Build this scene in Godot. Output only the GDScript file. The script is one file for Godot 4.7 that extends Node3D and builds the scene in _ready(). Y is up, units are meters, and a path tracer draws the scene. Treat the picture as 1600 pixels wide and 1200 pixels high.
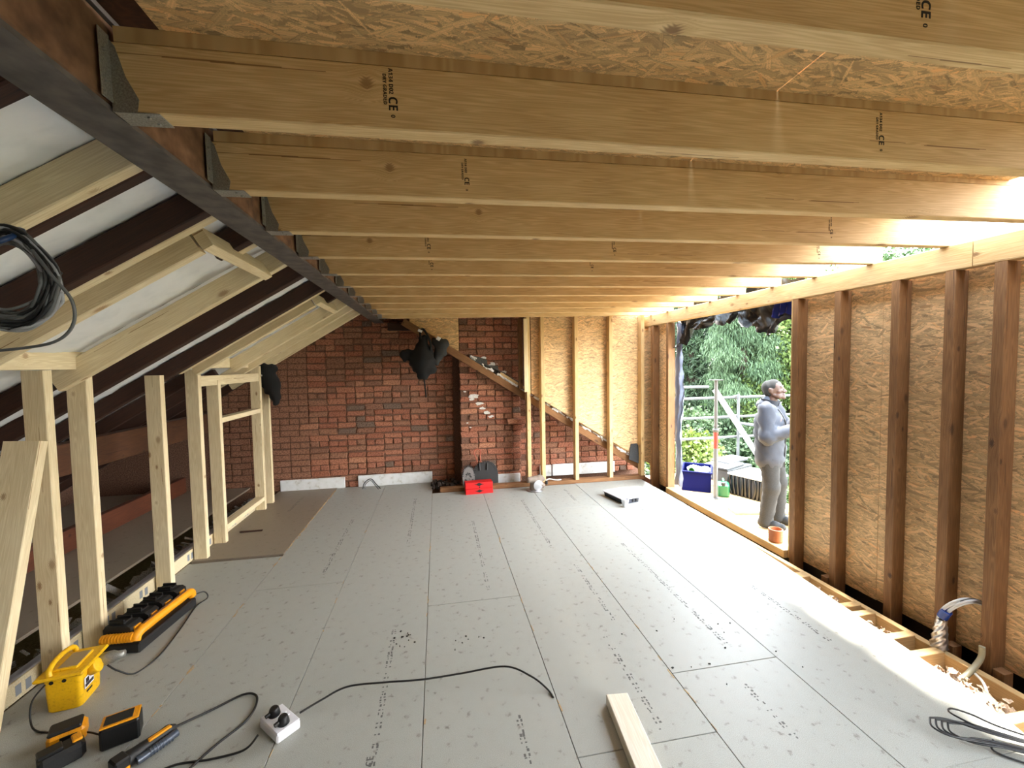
extends Node3D

var rng := RandomNumberGenerator.new()
var taken := {}
var M := {}


func _ready() -> void:
	rng.seed = 20240611
	# --- camera: a wide phone lens at eye height, looking down the loft
	var cam := Camera3D.new()
	cam.name = "camera"
	cam.transform = Transform3D(Basis(Vector3(0.98441, -0.01606, 0.17517), Vector3(0.02412, 0.99873, -0.04449), Vector3(-0.17424, 0.04802, 0.98353)).orthonormalized(), Vector3(0, 1.54, 0))
	cam.fov = 84.97
	cam.near = 0.02
	cam.far = 300.0
	add_child(cam)
	cam.current = true
	# --- sky and exposure
	var we := WorldEnvironment.new()
	we.name = "world_environment"
	var env := Environment.new()
	var sky_mat := ProceduralSkyMaterial.new()
	sky_mat.sky_top_color = Color(0.64, 0.715, 0.79)
	sky_mat.sky_horizon_color = Color(1.0, 0.99, 0.97)
	sky_mat.sky_curve = 0.45
	sky_mat.sky_energy_multiplier = 1.0
	sky_mat.ground_bottom_color = Color(0.25, 0.27, 0.2)
	sky_mat.ground_horizon_color = Color(0.45, 0.5, 0.42)
	var sky := Sky.new()
	sky.sky_material = sky_mat
	env.background_mode = Environment.BG_SKY
	env.sky = sky
	env.background_energy_multiplier = 3.2
	env.ambient_light_source = Environment.AMBIENT_SOURCE_SKY
	env.tonemap_mode = Environment.TONE_MAPPER_LINEAR
	env.tonemap_exposure = 9.6
	env.sdfgi_enabled = true
	env.ssao_enabled = true
	env.ssil_enabled = true
	we.environment = env
	add_child(we)
	# --- hazy sun high over the far end of the house, just to the right
	var sun := DirectionalLight3D.new()
	sun.name = "sun"
	sun.light_color = Color(1.0, 0.97, 0.92)
	sun.light_energy = 1.3
	sun.light_angular_distance = 4.0
	sun.shadow_enabled = true
	sun.look_at_from_position(Vector3.ZERO, Vector3(-0.085, -1.0, 0.2), Vector3(0, 0, 1))
	add_child(sun)

	make_materials()
	build_shell()
	build_left_frame()
	build_right_frame()
	build_back_frame()
	build_outside()
	build_objects()


# ---------------------------------------------------------------- helpers
class Mb:
	var v := PackedVector3Array()
	var n := PackedVector3Array()
	var t := PackedVector2Array()
	var ix := PackedInt32Array()

	func quad(a: Vector3, b: Vector3, c: Vector3, d: Vector3, ua := Vector2.ZERO, ub := Vector2.ZERO, uc := Vector2.ZERO, ud := Vector2.ZERO) -> void:
		var m := (c - a).cross(d - b)
		if m.length_squared() < 1e-16:
			return
		m = m.normalized()
		var i := v.size()
		v.append_array([a, b, c, d])
		n.append_array([m, m, m, m])
		t.append_array([ua, ub, uc, ud])
		ix.append_array([i, i + 2, i + 1, i, i + 3, i + 2])

	func tri(a: Vector3, b: Vector3, c: Vector3) -> void:
		var m := (b - a).cross(c - a).normalized()
		var i := v.size()
		v.append_array([a, b, c])
		n.append_array([m, m, m])
		t.append_array([Vector2(a.x, a.z), Vector2(b.x, b.z), Vector2(c.x, c.z)])
		ix.append_array([i, i + 2, i + 1])

	# smooth grid: rows of equal length; closed joins the last column to the first
	func grid(rows: Array, closed := false, us := 1.0, vs := 1.0) -> void:
		var w: int = rows[0].size()
		var h := rows.size()
		var i0 := v.size()
		var cols := w + 1 if closed else w
		for r in h:
			for k in cols:
				var p: Vector3 = rows[r][k % w]
				var kl := (k - 1 + w) % w if closed or k > 0 else k
				var kr := (k + 1) % w if closed or k < w - 1 else k
				var du: Vector3 = rows[r][kr] - rows[r][kl]
				var dv: Vector3 = rows[mini(r + 1, h - 1)][k % w] - rows[maxi(r - 1, 0)][k % w]
				var m := du.cross(dv)
				v.append(p)
				n.append(m.normalized() if m.length_squared() > 1e-18 else Vector3.UP)
				t.append(Vector2(us * k / maxf(1.0, cols - 1), vs * r / maxf(1.0, h - 1)))
		for r in h - 1:
			for k in cols - 1:
				var a := i0 + r * cols + k
				var b := a + 1
				var c := b + cols
				var d := a + cols
				ix.append_array([a, c, b, a, d, c])

	func box(c: Vector3, s: Vector3, ch := 0.0, basis := Basis.IDENTITY) -> void:
		var h := s / 2.0
		if ch <= 0.0:
			var p: Array[Vector3] = []
			for k in 8:
				p.append(c + basis * Vector3(h.x * (1 if k & 1 else -1), h.y * (1 if k & 2 else -1), h.z * (1 if k & 4 else -1)))
			for f in [[4, 5, 7, 6, s.x, s.y], [1, 0, 2, 3, s.x, s.y], [5, 1, 3, 7, s.z, s.y], [0, 4, 6, 2, s.z, s.y], [6, 7, 3, 2, s.x, s.z], [0, 1, 5, 4, s.x, s.z]]:
				quad(p[f[0]], p[f[1]], p[f[2]], p[f[3]], Vector2(0, 0), Vector2(f[4], 0), Vector2(f[4], f[5]), Vector2(0, f[5]))
			return
		# chamfered box: 6 faces, 12 edges, 8 corners
		var q := func(sx: int, sy: int, sz: int, ax: int) -> Vector3:
			var o := Vector3(h.x - (0.0 if ax == 0 else ch), h.y - (0.0 if ax == 1 else ch), h.z - (0.0 if ax == 2 else ch))
			return c + basis * (o * Vector3(sx, sy, sz))
		for sg in [-1, 1]:
			for ax in 3:
				var pts: Array[Vector3] = []
				for uv in [[-1, -1], [1, -1], [1, 1], [-1, 1]]:
					var e := [0, 0, 0]
					e[ax] = sg
					e[(ax + 1) % 3] = uv[0]
					e[(ax + 2) % 3] = uv[1]
					pts.append(q.call(e[0], e[1], e[2], ax))
				if sg < 0:
					pts.reverse()
				var su: float = s[(ax + 1) % 3]
				var sv: float = s[(ax + 2) % 3]
				quad(pts[0], pts[1], pts[2], pts[3], Vector2(0, 0), Vector2(su, 0), Vector2(su, sv), Vector2(0, sv))
		for ax in 3:
			var b1 := (ax + 1) % 3
			var b2 := (ax + 2) % 3
			for s1 in [-1, 1]:
				for s2 in [-1, 1]:
					var e0 := [0, 0, 0]
					e0[b1] = s1
					e0[b2] = s2
					var lo := e0.duplicate()
					var hi := e0.duplicate()
					lo[ax] = -1
					hi[ax] = 1
					var pa: Vector3 = q.call(lo[0], lo[1], lo[2], b1)
					var pb: Vector3 = q.call(hi[0], hi[1], hi[2], b1)
					var pc: Vector3 = q.call(hi[0], hi[1], hi[2], b2)
					var pd: Vector3 = q.call(lo[0], lo[1], lo[2], b2)
					if s1 * s2 > 0:
						quad(pa, pd, pc, pb)
					else:
						quad(pa, pb, pc, pd)
		for sx in [-1, 1]:
			for sy in [-1, 1]:
				for sz in [-1, 1]:
					var x: Vector3 = q.call(sx, sy, sz, 0)
					var y: Vector3 = q.call(sx, sy, sz, 1)
					var z: Vector3 = q.call(sx, sy, sz, 2)
					if sx * sy * sz > 0:
						tri(x, y, z)
					else:
						tri(x, z, y)

	# sawn timber along x (length l), h along y, w along z, arris taken off
	func timber(l: float, w: float, h: float, ch: float, uo: Vector2) -> void:
		var hw := w / 2.0
		var hh := h / 2.0
		var s: Array[Vector2] = [Vector2(hh, -hw + ch), Vector2(hh, hw - ch), Vector2(hh - ch, hw), Vector2(-hh + ch, hw), Vector2(-hh, hw - ch), Vector2(-hh, -hw + ch), Vector2(-hh + ch, -hw), Vector2(hh - ch, -hw)]
		uo.x *= maxf(0.0, 1.0 - l / 4.0)
		uo.y *= maxf(0.0, 1.0 - (w + h) / 0.2)
		var run := uo.y
		for k in 8:
			var a := s[k]
			var b := s[(k + 1) % 8]
			var nx := run + a.distance_to(b) / 0.4
			quad(Vector3(-l / 2, a.x, a.y), Vector3(l / 2, a.x, a.y), Vector3(l / 2, b.x, b.y), Vector3(-l / 2, b.x, b.y), Vector2(uo.x, run), Vector2(uo.x + l / 4.0, run), Vector2(uo.x + l / 4.0, nx), Vector2(uo.x, nx))
			run = nx
		for e in [-1.0, 1.0]:
			for k in range(1, 7):
				var a := Vector3(e * l / 2, s[0].x, s[0].y)
				var b := Vector3(e * l / 2, s[k].x, s[k].y)
				var c := Vector3(e * l / 2, s[k + 1].x, s[k + 1].y)
				if e > 0:
					var tmp := b
					b = c
					c = tmp
				var m := Vector3(e, 0, 0)
				var i := v.size()
				v.append_array([a, b, c])
				n.append_array([m, m, m])
				for p in [a, b, c]:
					t.append(uo + Vector2(0.01 * p.z / 0.4, p.y / 0.4))
				ix.append_array([i, i + 2, i + 1] if (b - a).cross(c - a).x * e > 0 else [i, i + 1, i + 2])

	func tube(p: PackedVector3Array, r: float, seg := 8, caps := true) -> void:
		var rows := []
		var up := Vector3.UP
		for i in p.size():
			var d := (p[mini(i + 1, p.size() - 1)] - p[maxi(i - 1, 0)]).normalized()
			if absf(d.dot(up)) > 0.98:
				up = Vector3(1, 0, 0.01).normalized()
			var x := d.cross(up).normalized()
			var y := x.cross(d).normalized()
			up = y
			var row := []
			for k in seg:
				var a := -TAU * k / seg
				row.append(p[i] + (x * cos(a) + y * sin(a)) * r)
			rows.append(row)
		grid(rows, true, 1.0, p.size())
		if caps:
			for k in range(1, seg - 1):
				tri(rows[0][0], rows[0][k], rows[0][k + 1])
				var l: Array = rows[-1]
				tri(l[0], l[k + 1], l[k])

	# profile of (radius, height) turned round y
	func lathe(prof: Array, seg := 20, o := Vector3.ZERO, basis := Basis.IDENTITY) -> void:
		var rows := []
		for q in prof:
			var row := []
			for k in seg:
				var a := -TAU * k / seg
				row.append(o + basis * Vector3(q[0] * cos(a), q[1], q[0] * sin(a)))
			rows.append(row)
		grid(rows, true)

	# a flat outline (in x, y) pushed out along z from z0 to z1
	func prism(pts: PackedVector2Array, z0: float, z1: float, xf := Transform3D.IDENTITY) -> void:
		var poly := pts
		if Geometry2D.is_polygon_clockwise(poly):
			poly = poly.duplicate()
			poly.reverse()
		if z0 > z1:
			var s := z0
			z0 = z1
			z1 = s
		var tr := Geometry2D.triangulate_polygon(poly)
		for k in range(0, tr.size(), 3):
			var a := poly[tr[k]]
			var b := poly[tr[k + 1]]
			var c := poly[tr[k + 2]]
			if (b - a).cross(c - a) < 0:
				var s := b
				b = c
				c = s
			tri(xf * Vector3(a.x, a.y, z1), xf * Vector3(b.x, b.y, z1), xf * Vector3(c.x, c.y, z1))
			tri(xf * Vector3(a.x, a.y, z0), xf * Vector3(c.x, c.y, z0), xf * Vector3(b.x, b.y, z0))
		for k in poly.size():
			var a := poly[k]
			var b := poly[(k + 1) % poly.size()]
			quad(xf * Vector3(a.x, a.y, z0), xf * Vector3(b.x, b.y, z0), xf * Vector3(b.x, b.y, z1), xf * Vector3(a.x, a.y, z1), Vector2(0, 0), Vector2(a.distance_to(b), 0), Vector2(a.distance_to(b), z1 - z0), Vector2(0, z1 - z0))

	func mesh() -> ArrayMesh:
		var a := []
		a.resize(Mesh.ARRAY_MAX)
		a[Mesh.ARRAY_VERTEX] = v
		a[Mesh.ARRAY_NORMAL] = n
		a[Mesh.ARRAY_TEX_UV] = t
		a[Mesh.ARRAY_INDEX] = ix
		var m := ArrayMesh.new()
		m.add_surface_from_arrays(Mesh.PRIMITIVE_TRIANGLES, a)
		return m


func numbered(s: String) -> String:
	if not taken.has(s):
		taken[s] = 0
		return s
	taken[s] += 1
	return "%s_%03d" % [s, taken[s]]


func tag(o: Node3D, label: String, category: String, group := "", kind := "") -> Node3D:
	if label:
		o.set_meta("label", label)
	if category:
		o.set_meta("category", category)
	if group:
		o.set_meta("group", group)
	if kind:
		o.set_meta("kind", kind)
	return o


func thing(called: String, label: String, category: String, at := Vector3.ZERO, turn := 0.0, group := "", kind := "") -> Node3D:
	var o := Node3D.new()
	o.name = numbered(called)
	add_child(o)
	o.position = at
	o.rotation.y = turn
	return tag(o, label, category, group, kind)


func part(called: String, m: Mesh, mat: Material, parent: Node3D, xf := Transform3D.IDENTITY) -> MeshInstance3D:
	var o := MeshInstance3D.new()
	o.name = called if parent != self else numbered(called)
	o.mesh = m
	o.material_override = mat
	o.transform = xf
	parent.add_child(o, true)
	return o


func solo(called: String, label: String, category: String, m: Mesh, mat: Material, xf := Transform3D.IDENTITY, group := "", kind := "") -> MeshInstance3D:
	var o := part(called, m, mat, self, xf)
	tag(o, label, category, group, kind)
	return o


func frame(a: Vector3, b: Vector3, up := Vector3.UP) -> Transform3D:
	var x := (b - a).normalized()
	var z := x.cross(up).normalized()
	return Transform3D(Basis(x, z.cross(x), z), (a + b) / 2.0)


# a length of timber from a to b: w is its thickness across, h its depth along "up"
func timber_part(called: String, a: Vector3, b: Vector3, w: float, h: float, mat: String, parent: Node3D, up := Vector3.UP, ch := 0.003) -> MeshInstance3D:
	var mb := Mb.new()
	mb.timber(a.distance_to(b), w, h, ch, Vector2(rng.randf(), rng.randf()))
	return part(called, mb.mesh(), M[mat], parent, frame(a, b, up))


func timber(called: String, label: String, category: String, a: Vector3, b: Vector3, w: float, h: float, mat: String, group := "", up := Vector3.UP, ch := 0.003) -> MeshInstance3D:
	var o := timber_part(called, a, b, w, h, mat, self, up, ch)
	tag(o, label, category, group)
	return o


func upright(called: String, label: String, category: String, p: Vector3, top: float, w: float, d: float, mat: String, group := "") -> MeshInstance3D:
	# w along z, d along x
	return timber(called, label, category, p, Vector3(p.x, top, p.z), w, d, mat, group, Vector3(1, 0, 0))


func ring(c: Vector3, r: float, n: int, u := Vector3(1, 0, 0), w := Vector3(0, 0, 1), squash := 1.0) -> PackedVector3Array:
	var p := PackedVector3Array()
	for k in n + 1:
		p.append(c + u * r * cos(TAU * k / n) + w * r * squash * sin(TAU * k / n))
	return p


func smooth(pts: Array, n := 8) -> PackedVector3Array:
	var c := Curve3D.new()
	for i in pts.size():
		var a: Vector3 = pts[maxi(i - 1, 0)]
		var b: Vector3 = pts[mini(i + 1, pts.size() - 1)]
		c.add_point(pts[i], -(b - a) / 6.0, (b - a) / 6.0)
	var out := PackedVector3Array()
	for i in pts.size() - 1:
		for k in n:
			out.append(c.sample(i, float(k) / n))
	out.append(pts[-1])
	return out


func text_mesh(s: String, height: float, bold := false, depth := 0.0006) -> TextMesh:
	var f := SystemFont.new()
	f.font_names = PackedStringArray(["Droid Sans"])
	if bold:
		f.font_weight = 700
	var t := TextMesh.new()
	t.text = s
	t.font = f
	t.font_size = 32
	t.pixel_size = height / 24.0
	t.depth = depth
	t.curve_step = 4.0
	return t


# ---------------------------------------------------------------- materials
func noise(freq: float, octaves := 3, kind := FastNoiseLite.TYPE_SIMPLEX_SMOOTH, sd := 1) -> FastNoiseLite:
	var f := FastNoiseLite.new()
	f.noise_type = kind
	f.frequency = freq
	f.fractal_octaves = octaves
	f.seed = sd
	return f


func noise_tex(freq: float, stops: Array, size := 512, octaves := 4, kind := FastNoiseLite.TYPE_SIMPLEX_SMOOTH, sd := 1) -> NoiseTexture2D:
	var t := NoiseTexture2D.new()
	t.width = size
	t.height = size
	t.seamless = true
	t.noise = noise(freq, octaves, kind, sd)
	var g := Gradient.new()
	g.offsets = PackedFloat32Array(stops.map(func(s): return s[0]))
	g.colors = PackedColorArray(stops.map(func(s): return s[1]))
	t.color_ramp = g
	return t


func plain(c: Color, rough := 0.7, metal := 0.0) -> StandardMaterial3D:
	var m := StandardMaterial3D.new()
	m.albedo_color = c
	m.roughness = rough
	m.metallic = metal
	return m


func speckled(stops: Array, freq: float, per_metre: float, rough := 0.85, size := 512, sd := 1, world := false) -> StandardMaterial3D:
	var m := plain(Color.WHITE, rough)
	m.albedo_texture = noise_tex(freq, stops, size, 4, FastNoiseLite.TYPE_SIMPLEX_SMOOTH, sd)
	m.uv1_triplanar = true
	m.uv1_world_triplanar = world
	m.uv1_scale = Vector3.ONE * per_metre
	return m


# sawn softwood, 4 m by 0.4 m: u runs along the grain
func wood_images() -> Dictionary:
	var w := 2048
	var h := 256
	var long_n := noise(1.0, 3, FastNoiseLite.TYPE_SIMPLEX_SMOOTH, 5)
	var fine := noise(1.0, 2, FastNoiseLite.TYPE_SIMPLEX_SMOOTH, 9)
	var r := RandomNumberGenerator.new()
	r.seed = 77
	var knots := []
	for k in 15:
		knots.append([r.randf() * w, r.randf() * h, r.randf_range(2.5, 7.5), r.randf_range(0.7, 2.2), r.randf_range(0.25, 0.75)])
	var cracks := []
	for k in 16:
		cracks.append([r.randf() * w, r.randf() * h, r.randf_range(40, 150), r.randf_range(0.8, 1.6), r.randf_range(-0.02, 0.02)])
	var ramps := {
		"pale": [Color(0.82, 0.74, 0.58), Color(0.92, 0.86, 0.72), Color(0.47, 0.31, 0.18)],
		"white": [Color(0.80, 0.76, 0.68), Color(0.90, 0.87, 0.81), Color(0.5, 0.42, 0.33)],
		"joist": [Color(0.745, 0.615, 0.42), Color(0.875, 0.765, 0.57), Color(0.36, 0.23, 0.12)],
		"brown": [Color(0.42, 0.29, 0.17), Color(0.56, 0.41, 0.26), Color(0.15, 0.08, 0.04)],
		"old": [Color(0.17, 0.09, 0.055), Color(0.27, 0.15, 0.09), Color(0.06, 0.03, 0.02)],
	}
	var data := {}
	for k in ramps:
		var b := PackedByteArray()
		b.resize(w * h * 3)
		data[k] = b
	for y in h:
		for x in w:
			var pull := 0.0
			var knot := 0.0
			for q in knots:
				var dx := absf(x - q[0])
				dx = minf(dx, w - dx)
				if dx > 60.0:
					continue
				var dy: float = y - q[1]
				if absf(dy) > 128.0:
					dy -= signf(dy) * h
				var d2: float = dx * dx / (q[3] * q[3]) + dy * dy
				var rr: float = q[2] * q[2]
				pull += dy * exp(-d2 / (rr * 7.0)) * 0.9
				knot = maxf(knot, smoothstep(rr * 2.2, rr * 0.2, d2 * (1.0 + 0.5 * sin(dx * 0.9 + dy * 1.3))) * q[4])
			var yy := y - pull
			var ringv := long_n.get_noise_2d(x * 0.0016, yy * 0.045)
			var band := 0.5 + 0.5 * sin(ringv * 26.0 + yy * 0.12)
			var f := fine.get_noise_2d(x * 0.012, yy * 0.55) * 0.5 + 0.5
			var g := clampf(0.55 * pow(band, 1.4) + 0.45 * f + 0.35 * long_n.get_noise_2d(x * 0.004 + 90.0, y * 0.008), 0.0, 1.0)
			for q in cracks:
				var cx: float = x - q[0]
				if absf(cx) < q[2] and absf(y - q[1] - cx * q[4]) < q[3] * (1.0 - absf(cx) / q[2]):
					knot = maxf(knot, 0.75)
			var i := (y * w + x) * 3
			for k in ramps:
				var rp: Array = ramps[k]
				var c: Color = rp[0].lerp(rp[1], g).lerp(rp[2], knot * 0.85)
				data[k][i] = int(c.r * 255)
				data[k][i + 1] = int(c.g * 255)
				data[k][i + 2] = int(c.b * 255)
	var out := {}
	for k in ramps:
		out[k] = ImageTexture.create_from_image(Image.create_from_data(w, h, false, Image.FORMAT_RGB8, data[k]))
	return out


# oriented strand board, 1.2 m square
func osb_image(base: Color, sd: int) -> ImageTexture:
	var s := 704
	var r := RandomNumberGenerator.new()
	r.seed = sd
	var b := PackedByteArray()
	b.resize(s * s * 3)
	for i in s * s:
		b[i * 3] = int(base.r * 200)
		b[i * 3 + 1] = int(base.g * 200)
		b[i * 3 + 2] = int(base.b * 200)
	for k in 6400:
		var cx := r.randf() * s
		var cy := r.randf() * s
		var l := r.randf_range(9, 34)
		var hw := r.randf_range(1.2, 5.0)
		var a := r.randfn(0.0, 0.42)
		var u := Vector2(cos(a), sin(a))
		var tone := r.randf_range(0.86, 1.10)
		if r.randf() < 0.09:
			tone *= 0.78
		var red := r.randf_range(-0.03, 0.05) if r.randf() < 0.2 else 0.0
		var c := Color(base.r * tone + red, base.g * tone, base.b * tone * (1.0 - red))
		var taper := r.randf_range(0.0, 0.6)
		for j in range(int(-l), int(l)):
			var e := absf(j) / l
			var half := hw * (1.0 - taper * e * e)
			if e > 0.85:
				half *= r.randf_range(0.4, 1.0)
			for q in range(int(-half), int(half) + 1):
				var x := posmod(int(cx + u.x * j - u.y * q), s)
				var y := posmod(int(cy + u.y * j + u.x * q), s)
				var shade := 1.0 + 0.05 * sin(q * 1.9 + k)
				if q == int(half) or j > l - 2:
					shade = 0.84
				var i := (y * s + x) * 3
				b[i] = clampi(int(c.r * shade * 255), 0, 255)
				b[i + 1] = clampi(int(c.g * shade * 255), 0, 255)
				b[i + 2] = clampi(int(c.b * shade * 255), 0, 255)
	return ImageTexture.create_from_image(Image.create_from_data(s, s, false, Image.FORMAT_RGB8, b))


func make_materials() -> void:
	var wi := wood_images()
	for k in wi:
		var m := plain(Color.WHITE, 0.72)
		m.albedo_texture = wi[k]
		M[k] = m
	M["mid_wood"] = plain(Color(0.90, 0.885, 0.87), 0.75)
	M["mid_wood"].albedo_texture = wi["joist"]
	M["dim_wood"] = plain(Color(0.62, 0.52, 0.44), 0.8)
	M["dim_wood"].albedo_texture = wi["brown"]
	M["grey_wood"] = plain(Color(1.0, 0.97, 0.95), 0.8)
	M["grey_wood"].albedo_texture = wi["brown"]
	M["red_wood"] = plain(Color(0.72, 0.52, 0.44), 0.75)
	M["red_wood"].albedo_texture = wi["brown"]
	var osb := osb_image(Color(0.86, 0.72, 0.535), 3)
	M["osb"] = plain(Color.WHITE, 0.6)
	M["osb"].albedo_texture = osb
	M["osb"].uv1_triplanar = true
	M["osb"].uv1_world_triplanar = true
	M["osb"].uv1_scale = Vector3.ONE / 1.2
	M["osb_roof"] = M["osb"].duplicate()
	M["osb_roof"].albedo_color = Color(1.0, 0.98, 0.93)
	M["osb_roof"].uv1_offset = Vector3(0.3, 0.2, 0.6)
	# moisture resistant chipboard, scuffed
	var fl := speckled([[0.0, Color(0.48, 0.48, 0.45)], [0.42, Color(0.61, 0.615, 0.59)], [0.6, Color(0.65, 0.655, 0.63)], [1.0, Color(0.78, 0.785, 0.76)]], 0.22, 1.6, 0.42, 1024, 3, true)
	fl.roughness = 0.46
	fl.metallic_specular = 0.38
	fl.detail_enabled = true
	fl.detail_blend_mode = BaseMaterial3D.BLEND_MODE_MUL
	fl.detail_uv_layer = BaseMaterial3D.DETAIL_UV_2
	fl.detail_albedo = noise_tex(0.012, [[0.0, Color(0.70, 0.68, 0.66)], [0.14, Color(0.90, 0.89, 0.88)], [0.22, Color(0.985, 0.985, 0.98)], [1.0, Color(1, 1, 1)]], 1024, 6, FastNoiseLite.TYPE_SIMPLEX, 21)
	fl.uv2_triplanar = true
	fl.uv2_world_triplanar = true
	fl.uv2_scale = Vector3.ONE * 0.9
	M["chipboard"] = fl
	M["chip_brown"] = fl.duplicate()
	M["chip_brown"].albedo_color = Color(0.86, 0.78, 0.72)
	M["chip_edge"] = speckled([[0.0, Color(0.55, 0.44, 0.30)], [1.0, Color(0.80, 0.70, 0.53)]], 0.1, 4.0)
	M["print"] = plain(Color(0.36, 0.36, 0.35), 0.8)
	M["ink"] = plain(Color(0.10, 0.08, 0.06), 0.8)
	# bricks
	var bt := noise_tex(0.03, [[0.0, Color(0.52, 0.46, 0.42)], [0.4, Color(0.86, 0.84, 0.82)], [0.7, Color(1, 1, 1)], [1.0, Color(1.0, 0.95, 0.9)]], 512, 5, FastNoiseLite.TYPE_SIMPLEX, 8)
	var tones := [Color(0.64, 0.42, 0.33), Color(0.67, 0.45, 0.35), Color(0.61, 0.39, 0.30), Color(0.60, 0.43, 0.34), Color(0.55, 0.39, 0.31), Color(0.71, 0.50, 0.39), Color(0.46, 0.38, 0.33)]
	for k in tones.size():
		var m := plain(tones[k], 0.92)
		m.albedo_texture = bt
		m.uv1_triplanar = true
		m.uv1_world_triplanar = true
		m.uv1_scale = Vector3(2.2, 3.3, 2.2)
		m.uv1_offset = Vector3(0.37 * k, 0.21 * k, 0.13 * k)
		M["brick%d" % k] = m
	M["mortar"] = speckled([[0.0, Color(0.27, 0.19, 0.15)], [0.5, Color(0.41, 0.29, 0.23)], [1.0, Color(0.54, 0.42, 0.34)]], 0.06, 2.0, 0.95, 512, 4, true)
	M["render"] = speckled([[0.0, Color(0.24, 0.25, 0.25)], [1.0, Color(0.40, 0.40, 0.38)]], 0.04, 2.0, 0.95)
	M["plaster"] = speckled([[0.0, Color(0.72, 0.70, 0.68)], [1.0, Color(0.92, 0.91, 0.89)]], 0.05, 2.0, 0.9)
	M["skirting"] = speckled([[0.0, Color(0.70, 0.69, 0.66)], [0.3, Color(0.84, 0.85, 0.85)], [1.0, Color(0.88, 0.89, 0.90)]], 0.02, 1.0, 0.5)
	# membrane under the tiles
	var mem := speckled([[0.0, Color(0.86, 0.87, 0.88)], [0.4, Color(0.92, 0.925, 0.93)], [1.0, Color(0.94, 0.945, 0.95)]], 0.02, 0.8, 0.75, 512, 12)
	M["membrane"] = mem
	M["steel"] = speckled([[0.0, Color(0.24, 0.23, 0.23)], [0.5, Color(0.34, 0.32, 0.31)], [1.0, Color(0.42, 0.39, 0.37)]], 0.02, 1.2, 0.6, 512, 6, true)
	M["packer"] = speckled([[0.0, Color(0.28, 0.19, 0.13)], [0.5, Color(0.43, 0.31, 0.22)], [1.0, Color(0.54, 0.41, 0.30)]], 0.015, 1.6, 0.75, 512, 14, true)
	M["galv"] = speckled([[0.0, Color(0.50, 0.50, 0.48)], [1.0, Color(0.72, 0.72, 0.70)]], 0.06, 6.0, 0.45)
	M["galv"].metallic = 0.7
	M["foil"] = plain(Color(0.80, 0.80, 0.82), 0.3, 0.9)
	M["pir"] = speckled([[0.0, Color(0.74, 0.68, 0.54)], [1.0, Color(0.88, 0.83, 0.70)]], 0.05, 5.0, 0.85)
	M["grey_print"] = plain(Color(0.50, 0.52, 0.55), 0.8)
	M["lath"] = speckled([[0.0, Color(0.42, 0.36, 0.30)], [1.0, Color(0.62, 0.56, 0.48)]], 0.04, 2.0, 0.95)
	M["roof_board"] = plain(Color(0.55, 0.45, 0.36), 0.85)
	M["roof_board"].albedo_texture = wi["brown"]
	M["roof_board"].uv1_triplanar = true
	M["dpc"] = plain(Color(0.025, 0.027, 0.03), 0.35)
	M["wool"] = speckled([[0.0, Color(0.42, 0.35, 0.29)], [0.5, Color(0.70, 0.62, 0.54)], [1.0, Color(0.92, 0.87, 0.81)]], 0.03, 6.0, 1.0)
	M["black_rubber"] = plain(Color(0.035, 0.035, 0.038), 0.5)
	M["cable_grey"] = plain(Color(0.33, 0.34, 0.34), 0.5)
	M["cable_light"] = plain(Color(0.55, 0.56, 0.57), 0.5)
	M["white_wood"] = plain(Color(1.0, 1.0, 1.0), 0.7)
	M["white_wood"].albedo_texture = wi["white"]
	M["cable_dark"] = plain(Color(0.075, 0.078, 0.085), 0.45)
	M["cable_blue"] = plain(Color(0.05, 0.18, 0.34), 0.45)
	M["cable_white"] = plain(Color(0.80, 0.80, 0.80), 0.4)
	M["yellow"] = speckled([[0.0, Color(0.70, 0.52, 0.03)], [0.3, Color(0.86, 0.66, 0.02)], [1.0, Color(0.90, 0.70, 0.03)]], 0.03, 4.0, 0.45)
	M["tool_yellow"] = speckled([[0.0, Color(0.66, 0.42, 0.04)], [0.4, Color(0.88, 0.58, 0.03)], [1.0, Color(0.92, 0.62, 0.05)]], 0.04, 8.0, 0.45)
	M["black_plastic"] = plain(Color(0.045, 0.045, 0.05), 0.4)
	M["dusty_black"] = speckled([[0.0, Color(0.03, 0.03, 0.034)], [0.6, Color(0.07, 0.07, 0.075)], [1.0, Color(0.16, 0.155, 0.15)]], 0.05, 8.0, 0.55)
	M["white_plastic"] = plain(Color(0.85, 0.85, 0.87), 0.35)
	M["red"] = plain(Color(0.78, 0.06, 0.07), 0.55)
	M["copper"] = plain(Color(0.62, 0.30, 0.20), 0.5)
	M["fabric_black"] = speckled([[0.0, Color(0.012, 0.012, 0.014)], [1.0, Color(0.05, 0.05, 0.055)]], 0.05, 8.0, 0.9)
	M["silver"] = plain(Color(0.66, 0.66, 0.67), 0.35, 0.8)
	M["terracotta"] = plain(Color(0.60, 0.36, 0.22), 0.7)
	M["debris"] = speckled([[0.0, Color(0.05, 0.05, 0.055)], [0.42, Color(0.22, 0.21, 0.21)], [0.52, Color(0.62, 0.60, 0.58)], [1.0, Color(0.85, 0.84, 0.82)]], 0.09, 4.0, 0.6)
	M["tool_silver"] = plain(Color(0.27, 0.30, 0.35), 0.35, 0.3)
	M["galv_dull"] = speckled([[0.0, Color(0.16, 0.15, 0.15)], [0.5, Color(0.42, 0.40, 0.39)], [1.0, Color(0.55, 0.53, 0.52)]], 0.08, 8.0, 0.7)
	M["dusty_tan"] = speckled([[0.0, Color(0.36, 0.31, 0.28)], [1.0, Color(0.62, 0.56, 0.50)]], 0.05, 8.0, 0.7)
	M["slate_blue"] = plain(Color(0.12, 0.13, 0.19), 0.5)
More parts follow.
